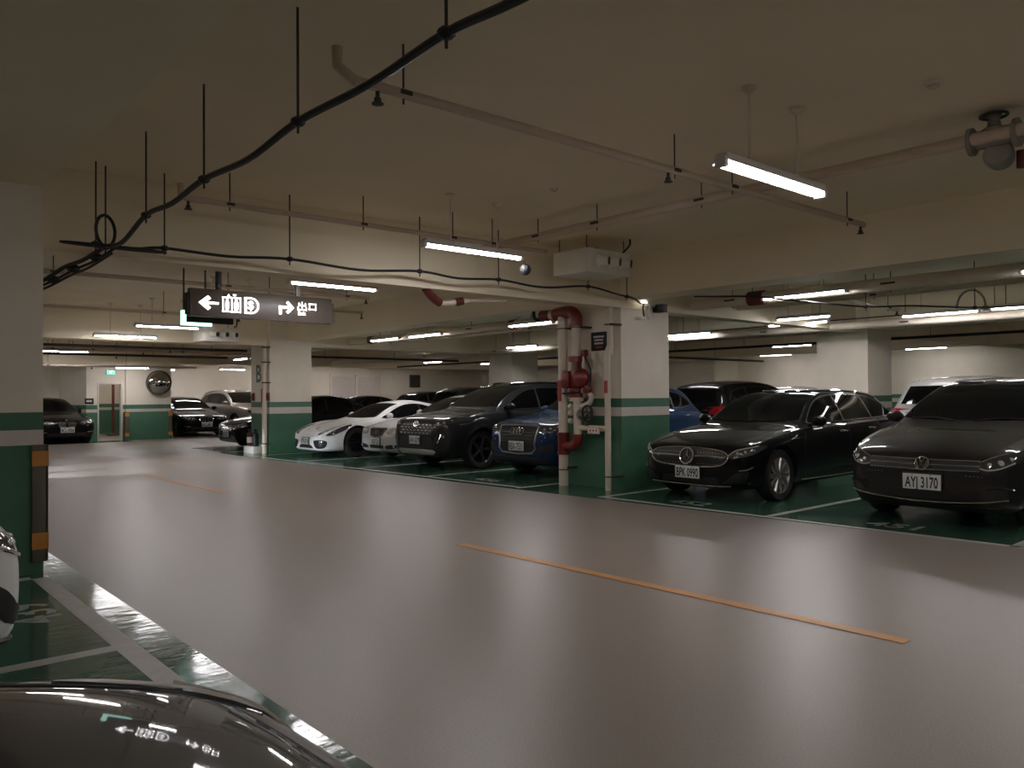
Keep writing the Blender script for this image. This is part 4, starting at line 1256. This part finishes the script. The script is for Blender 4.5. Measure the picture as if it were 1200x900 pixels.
def three_point_star(c, z, r):
    M = c.front_frame(0, z, .035)
    e = MB().tube(ring_pts(r, r), r * .11, 8, closed=True)
    for k in range(3):
        a = PI / 2 + 2 * PI * k / 3
        d_, t_ = Vector((math.cos(a), math.sin(a), 0)), Vector((-math.sin(a), math.cos(a), 0))
        e.add([t_ * r * .16, d_ * r * .95, t_ * -r * .16, -d_ * r * .12, Vector((0, 0, r * .16))], [(0, 1, 4), (1, 2, 4), (2, 3, 4), (3, 0, 4), (3, 2, 1, 0)])
    e.xf(M).build('emblem', CHROME, c.root)
    MB().lathe((0, 0, -.03), (0, 0, 1), [(r * .95, 0), (r * .95, .018), (0, .02)], 24).xf(M).build('emblem_disc', BLACK, c.root)


def wagon(c):
    c.glazing()
    for sd in (-1, 1):
        c.strip('window_chrome', SP['wagon']['dlo'], 'S', CHROME, .008, side=sd, closed=True, off=.004)
        c.strip('roof_rail', [(2.25, 1.415), (2.5, 1.425), (3.2, 1.425), (3.8, 1.38), (4.15, 1.32)], 'S', CHROME, .014, side=sd, off=.012)
        c.strip('sill_trim', [(1.35, .24), (2.3, .235), (3.1, .24)], 'S', CHROME, .010, side=sd, off=.004)
    c.seams([[(1.42, .90), (1.36, .7), (1.36, .4), (1.45, .26)], [(2.62, 1.0), (2.64, .7), (2.66, .28)], [(3.46, 1.02), (3.42, .8), (3.2, .45), (3.15, .3)]])
    c.both(c.strip, 'hood_gap', [(.25, .62), (.7, .74), (1.2, .78), (1.42, .76)], 'T', BLACK, .004)
    c.strip('hood_edge', [(.13, -.60), (.09, -.3), (.08, 0), (.09, .3), (.13, .60)], 'T', BLACK, .004)
    g = rounded([(-.52, .66), (-.25, .69), (0, .695), (.25, .69), (.52, .66), (.60, .585), (.50, .49), (.25, .46), (0, .455), (-.25, .46), (-.50, .49), (-.60, .585)], 3)
    gr = c.decal('grille', g, 'F', BLACK, off=.008)
    c.strip('grille_frame', g, 'F', CHROME, .010, closed=True, off=.010, parent=gr, smooth=False)
    for s in (-1, 1): c.strip('grille_bar', [(s * .12, .585), (s * .35, .59), (s * .57, .587)], 'F', CHROME, .016, off=.012, parent=gr)
    for k in range(9):
        for j in range(3):
            for s in (-1, 1):
                y, z = s * (.15 + k * .045), .495 + j * .07
                p, n = c.cast('F', y, z)
                if p is not None and not (j == 1): MB().sphere(p + n * .010, .007, 6, (.5, 1, 1)).build('grille_stud', SATIN, gr)
    three_point_star(c, .585, .105)
    headlamp(c, [(.58, .60), (.66, .675), (.74, .70), (.83, .735), (.865, .72), (.83, .64), (.76, .60), (.66, .585)], ((.70, .645, .028), (.765, .66, .030), (.82, .68, .02)), led=[(.60, .61), (.68, .675), (.76, .705), (.83, .73)])
    c.plate('BPK 0990', .38)
    c.both(c.decal, 'air_intake', [(.48, .25), (.76, .27), (.80, .42), (.70, .40)], 'F', BLACK, off=.006)
    c.strip('intake_trim', [(.72, .43), (.78, .44), (.82, .47)], 'F', CHROME, .010, off=.012)
    c.strip('intake_trim', [(-.72, .43), (-.78, .44), (-.82, .47)], 'F', CHROME, .010, off=.012)
    c.decal('lower_grille', [(-.46, .24), (.46, .24), (.42, .32), (-.42, .32)], 'F', BLACK, off=.005)
    c.strip('chin_trim', [(-.62, .235), (-.3, .222), (0, .22), (.3, .222), (.62, .235)], 'F', CHROME, .009, off=.014)
    c.wheels(10, SILRIM, 'pair')
    c.mirrors(1.70, .985)
    c.handles([(2.42, .86), (3.30, .88)], CHROME)
    tail_side(c, [(4.40, .86), (4.60, .80), (4.66, .90), (4.55, .96)])


c = Car('station_wagon', SP['wagon'], P_BLACK, (8.62, 6.38, 0), 0, 'glossy black station wagon with chrome star grille, plate BPK 0990')
wagon(c)

# ---- dark grey hatchback
def hatch(c, plate='AYJ 3170'):
    c.glazing()
    for sd in (-1, 1):
        c.strip('roof_rail', [(2.0, 1.50), (2.5, 1.535), (3.2, 1.525), (3.6, 1.47)], 'S', SATIN, .016, side=sd, off=.016)
    c.seams([[(1.28, .96), (1.24, .7), (1.3, .3)], [(2.4, 1.05), (2.42, .7), (2.42, .3)], [(3.3, 1.08), (3.2, .8), (3.0, .42)]])
    c.both(c.strip, 'hood_gap', [(.30, .70), (.7, .76), (1.05, .79), (1.2, .78)], 'T', BLACK, .004)
    gr = c.decal('grille', [(-.52, .60), (.52, .60), (.56, .68), (.52, .70), (-.52, .70), (-.56, .68)], 'F', BLACK, off=.006)
    for z in (.705, .655, .605): c.strip('grille_bar', [(-.54, z), (-.27, z - .004), (0, z - .006), (.27, z - .004), (.54, z)], 'F', SATIN, .006, off=.010, parent=gr)
    M = c.front_frame(0, .655, .025)
    r = .068
    e = MB().tube(ring_pts(r, r), .008, 8, closed=True)
    V = [(-.030, .060), (0, .008), (.030, .060)]
    W = [(-.057, .030), (-.026, -.058), (0, -.008), (.026, -.058), (.057, .030)]
    for ch in (V, W): e.tube([(a, b, .006) for a, b in ch], .009, 6)
    e.xf(M).build('emblem', CHROME, c.root)
    MB().lathe((0, 0, -.035), (0, 0, 1), [(r, 0), (r, .03), (0, .031)], 24).xf(M).build('emblem_disc', BLACK, c.root)
    headlamp(c, [(.52, .64), (.56, .70), (.68, .755), (.78, .79), (.835, .80), (.84, .74), (.80, .68), (.70, .635), (.60, .615)], ((.62, .675, .030), (.71, .695, .036), (.78, .73, .028)),
             led=[(.54, .635), (.62, .62), (.72, .645), (.80, .695)])
    c.both(c.strip, 'light_edge', [(.53, .69), (.66, .75), (.78, .795)], 'F', CHROME, .006, off=.008)
    c.plate(plate, .47)
    c.decal('lower_grille', [(-.60, .30), (.60, .30), (.56, .40), (-.56, .40)], 'F', BLACK, off=.005)
    c.both(c.decal, 'fog_recess', [(.58, .32), (.78, .34), (.80, .44), (.66, .42)], 'F', BLACK, off=.006)
    c.both(c.strip, 'intake_trim', [(.60, .44), (.70, .455), (.80, .43)], 'F', P_GREY, .014, off=.008)
    c.strip('chin_trim', [(-.76, .335), (-.5, .295), (-.2, .275), (0, .272), (.2, .275), (.5, .295), (.76, .335)], 'F', CHROME, .008, off=.012)
    c.decal('bumper_skirt', [(-.66, .19), (.66, .19), (.70, .25), (-.70, .25)], 'F', BLACK, off=.006)
    for sd in (1, -1):
        for k in range(5):
            p, n = c.cast('F', sd * (.42 + k * .035), .555)
            if p is not None: MB().sphere(p, .006, 6).build('sensor_stud', SATIN, c.root)
    c.both(c.strip, 'wiper', [(1.17, .10), (1.24, .35), (1.26, .62)], 'T', BLACK, .010, off=.012)
    c.wheels(10, SILRIM, 'five')
    c.mirrors(1.50, 1.07)
    c.handles([(2.22, .90), (3.05, .92)])


c = Car('family_hatchback', SP['hatch'], P_GREY, (8.68, 3.46, 0), 0, 'dark grey hatchback at the picture edge, plate AYJ 3170')
hatch(c)

# ---- dark SUV with studded grille
c = Car('compact_suv', SP['suv'], P_SLATE, (8.62, 12.72, 0), 0, 'dark slate SUV with studded grille and black wheel arches')
def slate_suv(c):
    c.glazing()
    for sd in (-1, 1):
        c.strip('roof_rail', [(2.1, 1.60), (2.6, 1.64), (3.4, 1.625), (3.9, 1.55)], 'S', BLACK, .018, side=sd, off=.02)
        for x in c.s['wheels'][:2]:
            R = c.s['wheels'][2]
            arc = [(x + (R * 1.11) * math.cos(a), R + .02 + (R * 1.11) * math.sin(a)) for a in [PI * (1.08 - 1.16 * k / 18) for k in range(19)]]
            arc2 = [(x + (R * 1.30) * math.cos(a), R + .02 + (R * 1.27) * math.sin(a)) for a in [PI * (1.08 - 1.16 * k / 18) for k in range(19)]]
            c.decal('arch_cladding', [p for p in arc if p[1] > .26] + [p for p in reversed(arc2) if p[1] > .26], 'S', BLACK, off=.012, side=sd, cell=.06)
        c.decal('sill_cladding', [(1.36, .26), (3.2, .26), (3.18, .40), (1.40, .40)], 'S', BLACK, off=.010, side=sd)
    c.seams([[(1.40, 1.04), (1.36, .7), (1.42, .42)], [(2.48, 1.12), (2.5, .7), (2.5, .42)], [(3.42, 1.15), (3.36, .8), (3.12, .45)]])
    c.both(c.strip, 'hood_gap', [(.22, .74), (.7, .79), (1.1, .82), (1.3, .80)], 'T', BLACK, .005)
    gp = [(-.46, .88), (0, .90), (.46, .88), (.60, .80), (.50, .655), (0, .64), (-.50, .655), (-.60, .80)]
    gr = c.decal('grille', gp, 'F', BLACK, off=.006)
    for j in range(4):
        for k in range(-4, 5):
            y, z = k * .125 + (.03 if j % 2 else -.03), .69 + j * .052
            if abs(y) < .54 - abs(j - 2) * .03:
                p, n = c.cast('F', y, z)
                if p is not None: MB().box(-.012, .006, -.030, .030, -.011, .011).xf(Matrix.Translation(p + n * .008)).build('grille_stud', SATIN, gr, bevel=.004)
    M = c.front_frame(0, .86, .02)
    e = MB().tube(ring_pts(.075, .05), .007, 6, closed=True).tube(ring_pts(.022, .046), .006, 6, closed=True).tube(ring_pts(.05, .018, cy=.022), .006, 6, closed=True)
    e.xf(M).build('emblem', CHROME, c.root)
    headlamp(c, [(.52, .86), (.60, .90), (.74, .945), (.88, .98), (.90, .95), (.86, .88), (.74, .845), (.60, .835)], ((.66, .875, .034), (.76, .90, .034), (.84, .93, .02)), led=[(.56, .85), (.68, .852), (.80, .88)])
    for sd in (-1, 1):
        c.decal('headlight_wing', rounded([(.10, .875), (.22, .93), (.44, .985), (.40, .95), (.26, .885), (.14, .855)], 3), 'S', LAMPG, off=.007, side=sd)
    c.plate('EAW-5079', .56, w=.34, h=.15)
    c.decal('lower_grille', [(-.56, .40), (.56, .40), (.50, .63), (-.50, .63)], 'F', BLACK, off=.004)
    c.both(c.decal, 'fog_recess', [(.60, .50), (.80, .52), (.82, .70), (.74, .72), (.62, .62)], 'F', BLACK, off=.006)
    c.both(c.strip, 'fog_trim', [(.70, .52), (.74, .60), (.77, .68)], 'F', CHROME, .014, off=.012)
    c.lens('fog_lamp', .79, .635, .026, LENS)
    c.decal('skid_plate', [(-.52, .29), (.52, .29), (.62, .35), (.55, .385), (-.55, .385), (-.62, .35)], 'F', SATIN, off=.012)
    c.wheels(5, DARKRIM, 'pair', .23)
    for o in list(c.root.children):
        pass
    c.mirrors(1.62, 1.15, BLACK)
    c.handles([(2.30, .95), (3.2, .97)])
slate_suv(c)

# ---- blue SUV with four rings
c = Car('compact_suv', SP['suv2'], P_BLUE, (8.95, 10.15, 0), 0, 'deep blue SUV with four ring grille half hidden by the valve pillar')
def blue_suv(c):
    c.glazing()
    gp = [(-.40, .875), (.40, .875), (.475, .83), (.44, .60), (.38, .43), (-.38, .43), (-.44, .60), (-.475, .83)]
    gr = c.decal('grille', gp, 'F', BLACK, off=.006)
    c.strip('grille_frame', rounded(gp, 2), 'F', SATIN, .016, closed=True, off=.010, parent=gr, smooth=False)
    for k in range(6): c.strip('grille_bar', [(-.40, .55 + k * .05), (0, .55 + k * .05), (.40, .55 + k * .05)], 'F', BLACK, .010, off=.012, parent=gr)
    M = c.front_frame(0, .78, .035)
    e = MB()
    for k in range(4): e.tube(ring_pts(.052, .052, 20, (k - 1.5) * .074), .008, 6, closed=True)
    e.xf(M).build('emblem', CHROME, c.root)
    headlamp(c, [(.50, .78), (.53, .86), (.70, .885), (.84, .92), (.86, .88), (.80, .80), (.66, .765)], ((.62, .825, .030), (.72, .84, .032), (.80, .87, .02)), led=[(.53, .79), (.66, .785), (.80, .82)])
    c.plate('RBX-7531', .54)
    c.both(c.decal, 'air_intake', [(.52, .44), (.78, .46), (.80, .60), (.56, .56)], 'F', BLACK, off=.006)
    c.decal('bumper_skirt', [(-.66, .26), (.66, .26), (.70, .36), (-.70, .36)], 'F', BLACK, off=.006)
    c.both(c.strip, 'hood_gap', [(.22, .72), (.7, .77), (1.1, .80)], 'T', BLACK, .005)
    c.lens('washer_cap', .66, .70, .012, SATIN)
    c.lens('washer_cap', .60, .64, .012, SATIN)
    c.seams([[(1.35, 1.0), (1.32, .7), (1.4, .3)], [(2.4, 1.08), (2.42, .7), (2.42, .3)]])
    for sd in (-1, 1): c.strip('roof_rail', [(2.0, 1.52), (2.5, 1.555), (3.2, 1.54), (3.6, 1.47)], 'S', SATIN, .016, side=sd, off=.016)
    c.wheels(10, SILRIM, 'slim', .22)
    c.mirrors(1.55, 1.10)
    c.handles([(2.25, .90), (3.05, .92)])
blue_suv(c)

# ---- silver sedan
c = Car('sedan', SP['sedan'], P_SILVER, (9.16, 15.02, 0), 0, 'silver sedan with small oval badge grille between white coupe and dark SUV')
def silver_sedan(c):
    c.glazing()
    gp = [(-.28, .695), (.28, .695), (.33, .675), (.22, .53), (.10, .515), (-.10, .515), (-.22, .53), (-.33, .675)]
    gr = c.decal('grille', gp, 'F', BLACK, off=.006)
    c.strip('grille_frame', gp, 'F', CHROME, .013, closed=True, off=.008, parent=gr, smooth=False)
    for k in range(4): c.strip('grille_bar', [(-.25, .555 + k * .033), (0, .553 + k * .033), (.25, .555 + k * .033)], 'F', DARKRIM, .006, off=.010, parent=gr)
    M = c.front_frame(0, .61, .02)
    MB().tube(ring_pts(.06, .042), .006, 6, closed=True).tube([(-.01, .035, 0), (-.025, -.02, 0), (.035, -.022, 0)], .006, 6).xf(M).build('emblem', CHROME, c.root)
    headlamp(c, [(.38, .60), (.40, .68), (.56, .71), (.74, .735), (.80, .72), (.80, .64), (.72, .585), (.52, .565)], ((.48, .635, .040), (.60, .65, .044), (.72, .665, .032)), glass=LAMPY)
    c.plate('8217-ZX', .42, w=.32, h=.15)
    c.decal('lower_grille', [(-.26, .265), (.26, .265), (.28, .335), (-.28, .335)], 'F', BLACK, off=.006)
    c.both(c.decal, 'fog_recess', rounded([(.34, .275), (.40, .34), (.60, .36), (.72, .35), (.68, .29), (.50, .265)], 2), 'F', BLACK, off=.006)
    c.lens('fog_lamp', .64, .325, .036, LENS)
    c.both(c.strip, 'hood_gap', [(.14, .40), (.5, .66), (1.0, .74), (1.4, .72)], 'T', BLACK, .004)
    c.seams([[(1.42, .88), (1.38, .6), (1.45, .25)], [(2.58, .98), (2.6, .6), (2.6, .26)], [(3.40, 1.0), (3.3, .7), (3.1, .4)]])
    for sd in (-1, 1): c.strip('window_chrome', SP['sedan']['dlo'], 'S', CHROME, .006, side=sd, closed=True, off=.003)
    c.wheels(7, SILRIM, 'five')
    c.mirrors(1.78, .97)
    c.handles([(2.4, .84), (3.2, .86)])
silver_sedan(c)

# ---- white coupe
c = Car('sports_coupe', SP['coupe'], P_WHITE, (8.53, 17.08, 0), 0, 'low white sports coupe with dark slanted headlights next to the lettered pillar')
def white_coupe(c):
    c.glazing()
    headlamp(c, [(.47, .53), (.56, .605), (.66, .685), (.745, .735), (.785, .725), (.765, .66), (.69, .585), (.58, .525)], ((.58, .565, .030), (.65, .62, .034), (.71, .67, .028)))
    for sd in (-1, 1):
        c.decal('headlight_wing', rounded([(.12, .515), (.24, .60), (.42, .68), (.64, .745), (.72, .735), (.60, .655), (.42, .575), (.24, .51)], 3), 'S', LAMPG, off=.009, side=sd, cell=.03)
    c.decal('lower_grille', [(-.34, .215), (.34, .215), (.28, .275), (.16, .30), (-.16, .30), (-.28, .275)], 'F', BLACK, off=.006)
    for sd in (1, -1):
        h = c.decal('air_intake', [(a * sd, b) for a, b in rounded([(.38, .38), (.52, .405), (.72, .40), (.75, .32), (.68, .225), (.50, .22), (.42, .28)], 3)], 'F', BLACK, off=.006)
        if h:
            for k in range(3): c.strip('intake_slat', [(.46 * sd, .27 + k * .035), (.58 * sd, .27 + k * .035), (.68 * sd, .275 + k * .035)], 'F', DARKRIM, .007, off=.012, parent=h)
            for a in (.62, .67):
                p, n = c.cast('F', a * sd, .365)
                if p is not None: MB().sphere(p + n * .006, .012, 8).build('marker_lamp', LENS, h)
    c.plate('ATH-0718', .375, w=.34, h=.15)
    p, n = c.cast('T', .30, 0)
    MB().prism([(p.x - .035, -.028, p.z), (p.x + .02, -.03, p.z + .016), (p.x + .04, 0, p.z + .02), (p.x + .02, .03, p.z + .016), (p.x - .035, .028, p.z)], (0, 0, .006)).build('crest_emblem', SATIN, c.root)
    c.both(c.strip, 'hood_gap', [(.20, .20), (.30, .42), (.8, .52), (1.2, .56)], 'T', BLACK, .004)
    c.seams([[(1.45, .80), (1.40, .5), (1.45, .22)], [(2.75, .86), (2.8, .5), (2.72, .22)]])
    c.decal('side_intake', rounded([(2.95, .50), (3.06, .72), (3.12, .70), (3.08, .46)], 2), 'S', BLACK, off=.006, side=-1)
    c.both(c.strip, 'side_marker', [(1.14, .60), (1.22, .605)], 'S', BLACK, .016, off=.004)
    c.wheels(10, mat('black_alloy', (.015, .015, .015), .3, metal=.3), 'slim', .24)
    c.mirrors(1.72, .90)
    c.handles([(2.5, .74)])
white_coupe(c)


# ---- saloons with twin kidney grilles, and simpler far cars
def kidney(c, plate, zg=.60, up=0.0):
    c.glazing()
    for sd in (1, -1):
        gp = [(.03 * sd, zg + .07), (.20 * sd, zg + .075), (.25 * sd, zg + .03), (.21 * sd, zg - .07), (.05 * sd, zg - .075)]
        gr = c.decal('kidney_grille', gp, 'F', BLACK, off=.006)
        c.strip('grille_frame', gp, 'F', CHROME, .010, closed=True, off=.008, parent=gr, smooth=False)
    headlamp(c, [(.36, zg + .0), (.38, zg + .065), (.56, zg + .085), (.74, zg + .12), (.80, zg + .10), (.76, zg + .03), (.56, zg - .02)], ((.48, zg + .03, .034), (.60, zg + .04, .034), (.70, zg + .07, .022)), led=[(.40, zg + .06), (.56, zg + .08), (.74, zg + .115)])
    c.plate(plate, zg - .17)
    belly(c, .25, .34, .56)
    c.both(c.strip, 'intake_trim', [(.56, .36), (.68, .37), (.76, .40)], 'F', CHROME, .008, off=.008)
    M = c.front_frame(0, zg + .115, .01)
    MB().lathe((0, 0, 0), (0, 0, 1), [(.04, 0), (.04, .008), (0, .010)], 16).xf(M).build('roundel', SATIN, c.root)
    c.wheels(10, DARKRIM, 'slim')
    c.mirrors(1.78, .97)
    c.handles([(2.4, .84), (3.2, .86)])


def plain(c, plate=None, rear_plate=None, mx=1.78, mz=.97, tail=None, tside=None, front=True):
    c.glazing()
    zg = c.top(.03)
    if front:
        gr = c.decal('grille', [(-.38, zg - .02), (.38, zg - .02), (.42, zg - .06), (.34, zg - .15), (-.34, zg - .15), (-.42, zg - .06)], 'F', BLACK, off=.006)
        for k in range(3): c.strip('grille_bar', [(-.34, zg - .05 - k * .035), (0, zg - .05 - k * .035), (.34, zg - .05 - k * .035)], 'F', CHROME, .008, off=.010, parent=gr)
        headlamp(c, [(.46, zg - .08), (.48, zg), (.62, zg + .03), (.76, zg + .07), (.80, zg + .05), (.76, zg - .04), (.60, zg - .09)], ((.56, zg - .03, .034), (.66, zg - .01, .034)), led=[(.48, zg - .01), (.62, zg + .02), (.75, zg + .06)])
        belly(c, c.bot(.05) + .02, c.bot(.05) + .12)
    if plate: c.plate(plate, zg - .22)
    if rear_plate: c.plate(rear_plate, .72, 'R', off=.015)
    if tail: tails(c, tail)
    if tside: tail_side(c, tside)
    c.wheels(10, SILRIM, 'slim')
    c.mirrors(mx, mz)
    c.handles([(2.4, c.sh(2.4) - .09), (3.2, c.sh(3.2) - .09)])


c = Car('sedan', SP['sedan'], P_BLACK, (10.45, 28.55, 0), PI / 2, 'black sedan with twin grille parked by the round mirror, facing the camera')
kidney(c, 'AKQ-8871')
c = Car('sedan', SP['sedan'], P_BLACK, (5.72, 27.15, 0), PI / 2 + .06, 'black sedan beside the doorway, half hidden by the near pillar')
kidney(c, 'BCL-9006')
c = Car('compact_suv', SP['suv'], P_CHAMP, (13.05, 29.2, 0), PI / 2 + .10, 'champagne grey SUV with silver roof rails behind the lettered pillar')
plain(c, None, mx=1.62, mz=1.15)
for sd in (-1, 1): c.strip('roof_rail', [(2.1, 1.60), (2.6, 1.64), (3.4, 1.625), (3.9, 1.55)], 'S', SATIN, .018, side=sd, off=.02)
c = Car('sedan', SP['sedan'], P_BLACK, (8.30, 21.25, 0), 0, 'black car with chrome barred grille peeking out left of the lettered pillar')
plain(c, 'BKE-2052')

# ---- near side: white car and dark car beside the camera
c = Car('family_hatchback', SP['hatch'], P_WHITE, (0.77, 5.25, 0), PI, 'white car at the left picture edge in bay 439')
plain(c, None, mx=1.5, mz=1.07)
c.both(c.decal, 'fog_recess', rounded([(.56, .36), (.70, .40), (.80, .52), (.80, .38), (.70, .30)], 2), 'F', BLACK, off=.006)
c.strip('chin_trim', [(-.74, .24), (-.4, .20), (0, .195), (.4, .20), (.74, .24)], 'F', BLACK, .016, off=.01)
c.both(c.strip, 'light_edge', [(.50, .60), (.66, .63), (.80, .70)], 'F', CHROME, .010, off=.008)
c = Car('sedan', SP['wagon'], P_BROWN, (0.80, 1.14, 0), PI, 'dark glossy car bonnet in the bottom left corner')
plain(c, None, mx=1.70, mz=.985)
for sd in (1, -1): c.decal('headlight', [(a, b * sd) for a, b in rounded([(.09, .48), (.20, .58), (.38, .68), (.44, .71), (.34, .73), (.20, .67), (.10, .57)], 3)], 'T', LAMPG, off=.006)
c.both(c.strip, 'hood_gap', [(.25, .62), (.7, .74), (1.2, .78), (1.42, .76)], 'T', BLACK, .004)

# ---- second row, tails towards the aisle
T1 = [(.56, .82), (.78, .80), (.80, .92), (.70, .98), (.56, .94)]
c = Car('compact_suv', SP['suv'], P_BLACK, (18.5, 10.35, 0), PI, 'black SUV tail with red lamp behind the deep blue SUV')
plain(c, None, None, 1.62, 1.15, [(.56, .98), (.80, .96), (.84, 1.08), (.70, 1.12), (.56, 1.06)], [(4.20, 1.0), (4.46, .98), (4.48, 1.10), (4.30, 1.14)])
c = Car('compact_suv', SP['suv2'], P_SILVER, (24.4, 12.3, 0), PI, 'silver SUV roof behind the black wagon')
plain(c, None, None, 1.55, 1.10, T1, [(4.05, .92), (4.28, .88), (4.30, 1.02), (4.15, 1.06)])
c = Car('compact_suv', SP['suv'], P_PEARL, (18.4, 5.32, 0), PI, 'pale silver SUV tail with red lamp between the black wagon and grey hatchback')
plain(c, None, None, 1.62, 1.15, [(.56, .98), (.80, .96), (.84, 1.08), (.70, 1.12), (.56, 1.06)], [(4.20, 1.0), (4.46, .98), (4.48, 1.10), (4.30, 1.14)])
c = Car('sedan', SP['sedan'], P_BLACK, (18.2, 25.9, 0), PI, 'black sedan tail between the lettered pillar and white coupe')
plain(c, None, None, 1.78, .97, T1)
c = Car('sedan', SP['suv2'], P_BROWN, (24.0, 30.3, 0), PI, 'dark brown car roof behind the white coupe')
plain(c, None, None, 1.55, 1.1, T1)
c = Car('compact_suv', SP['suv'], P_SLATE, (18.9, 19.9, 0), PI, 'dark SUV roof with pale edge behind the silver sedan')
plain(c, None, None, 1.62, 1.15, T1)
c = Car('compact_suv', SP['suv'], P_BLACK, (18.6, 13.2, 0), PI, 'black SUV in the second row hidden behind the valve pillar')
plain(c, None, None, 1.62, 1.15, T1)

# ---- car in the opposite near bays with its dipped headlights on (they light the white coupe and the lettered pillar)
c = Car('sedan', SP['sedan'], P_GREY, (0.62, 17.0, 0), PI, 'dark grey sedan with lit headlights in the near bays beyond the near pillar')
plain(c, None)
LIT = mat('lit_headlight', (0.85, 0.93, 1.0), .3, emit=30.0)
for sd, ty in ((1, 16.2), (-1, 18.4)):
    p, n = c.cast('F', sd * .58, .60)
    MB().sphere(p + n * .012, .035, 12, (.6, 1, .8)).build('lit_lamp', LIT, c.root)
    ld = bpy.data.lights.new('headlight_beam', 'SPOT')
    ld.energy = 1300
    ld.color = (0.82, 0.91, 1.0)
    ld.spot_size = math.radians(27)
    ld.spot_blend = 0.5
    ld.shadow_soft_size = 0.05
    lo_ = bpy.data.objects.new('headlight_beam', ld)
    COL.objects.link(lo_)
    a = Vector((0.72, 17.0 - sd * .58, .62))
    b = Vector((8.6, ty, -1.1))
    lo_.location = a
    lo_.rotation_euler = (b - a).to_track_quat('-Z', 'Y').to_euler()
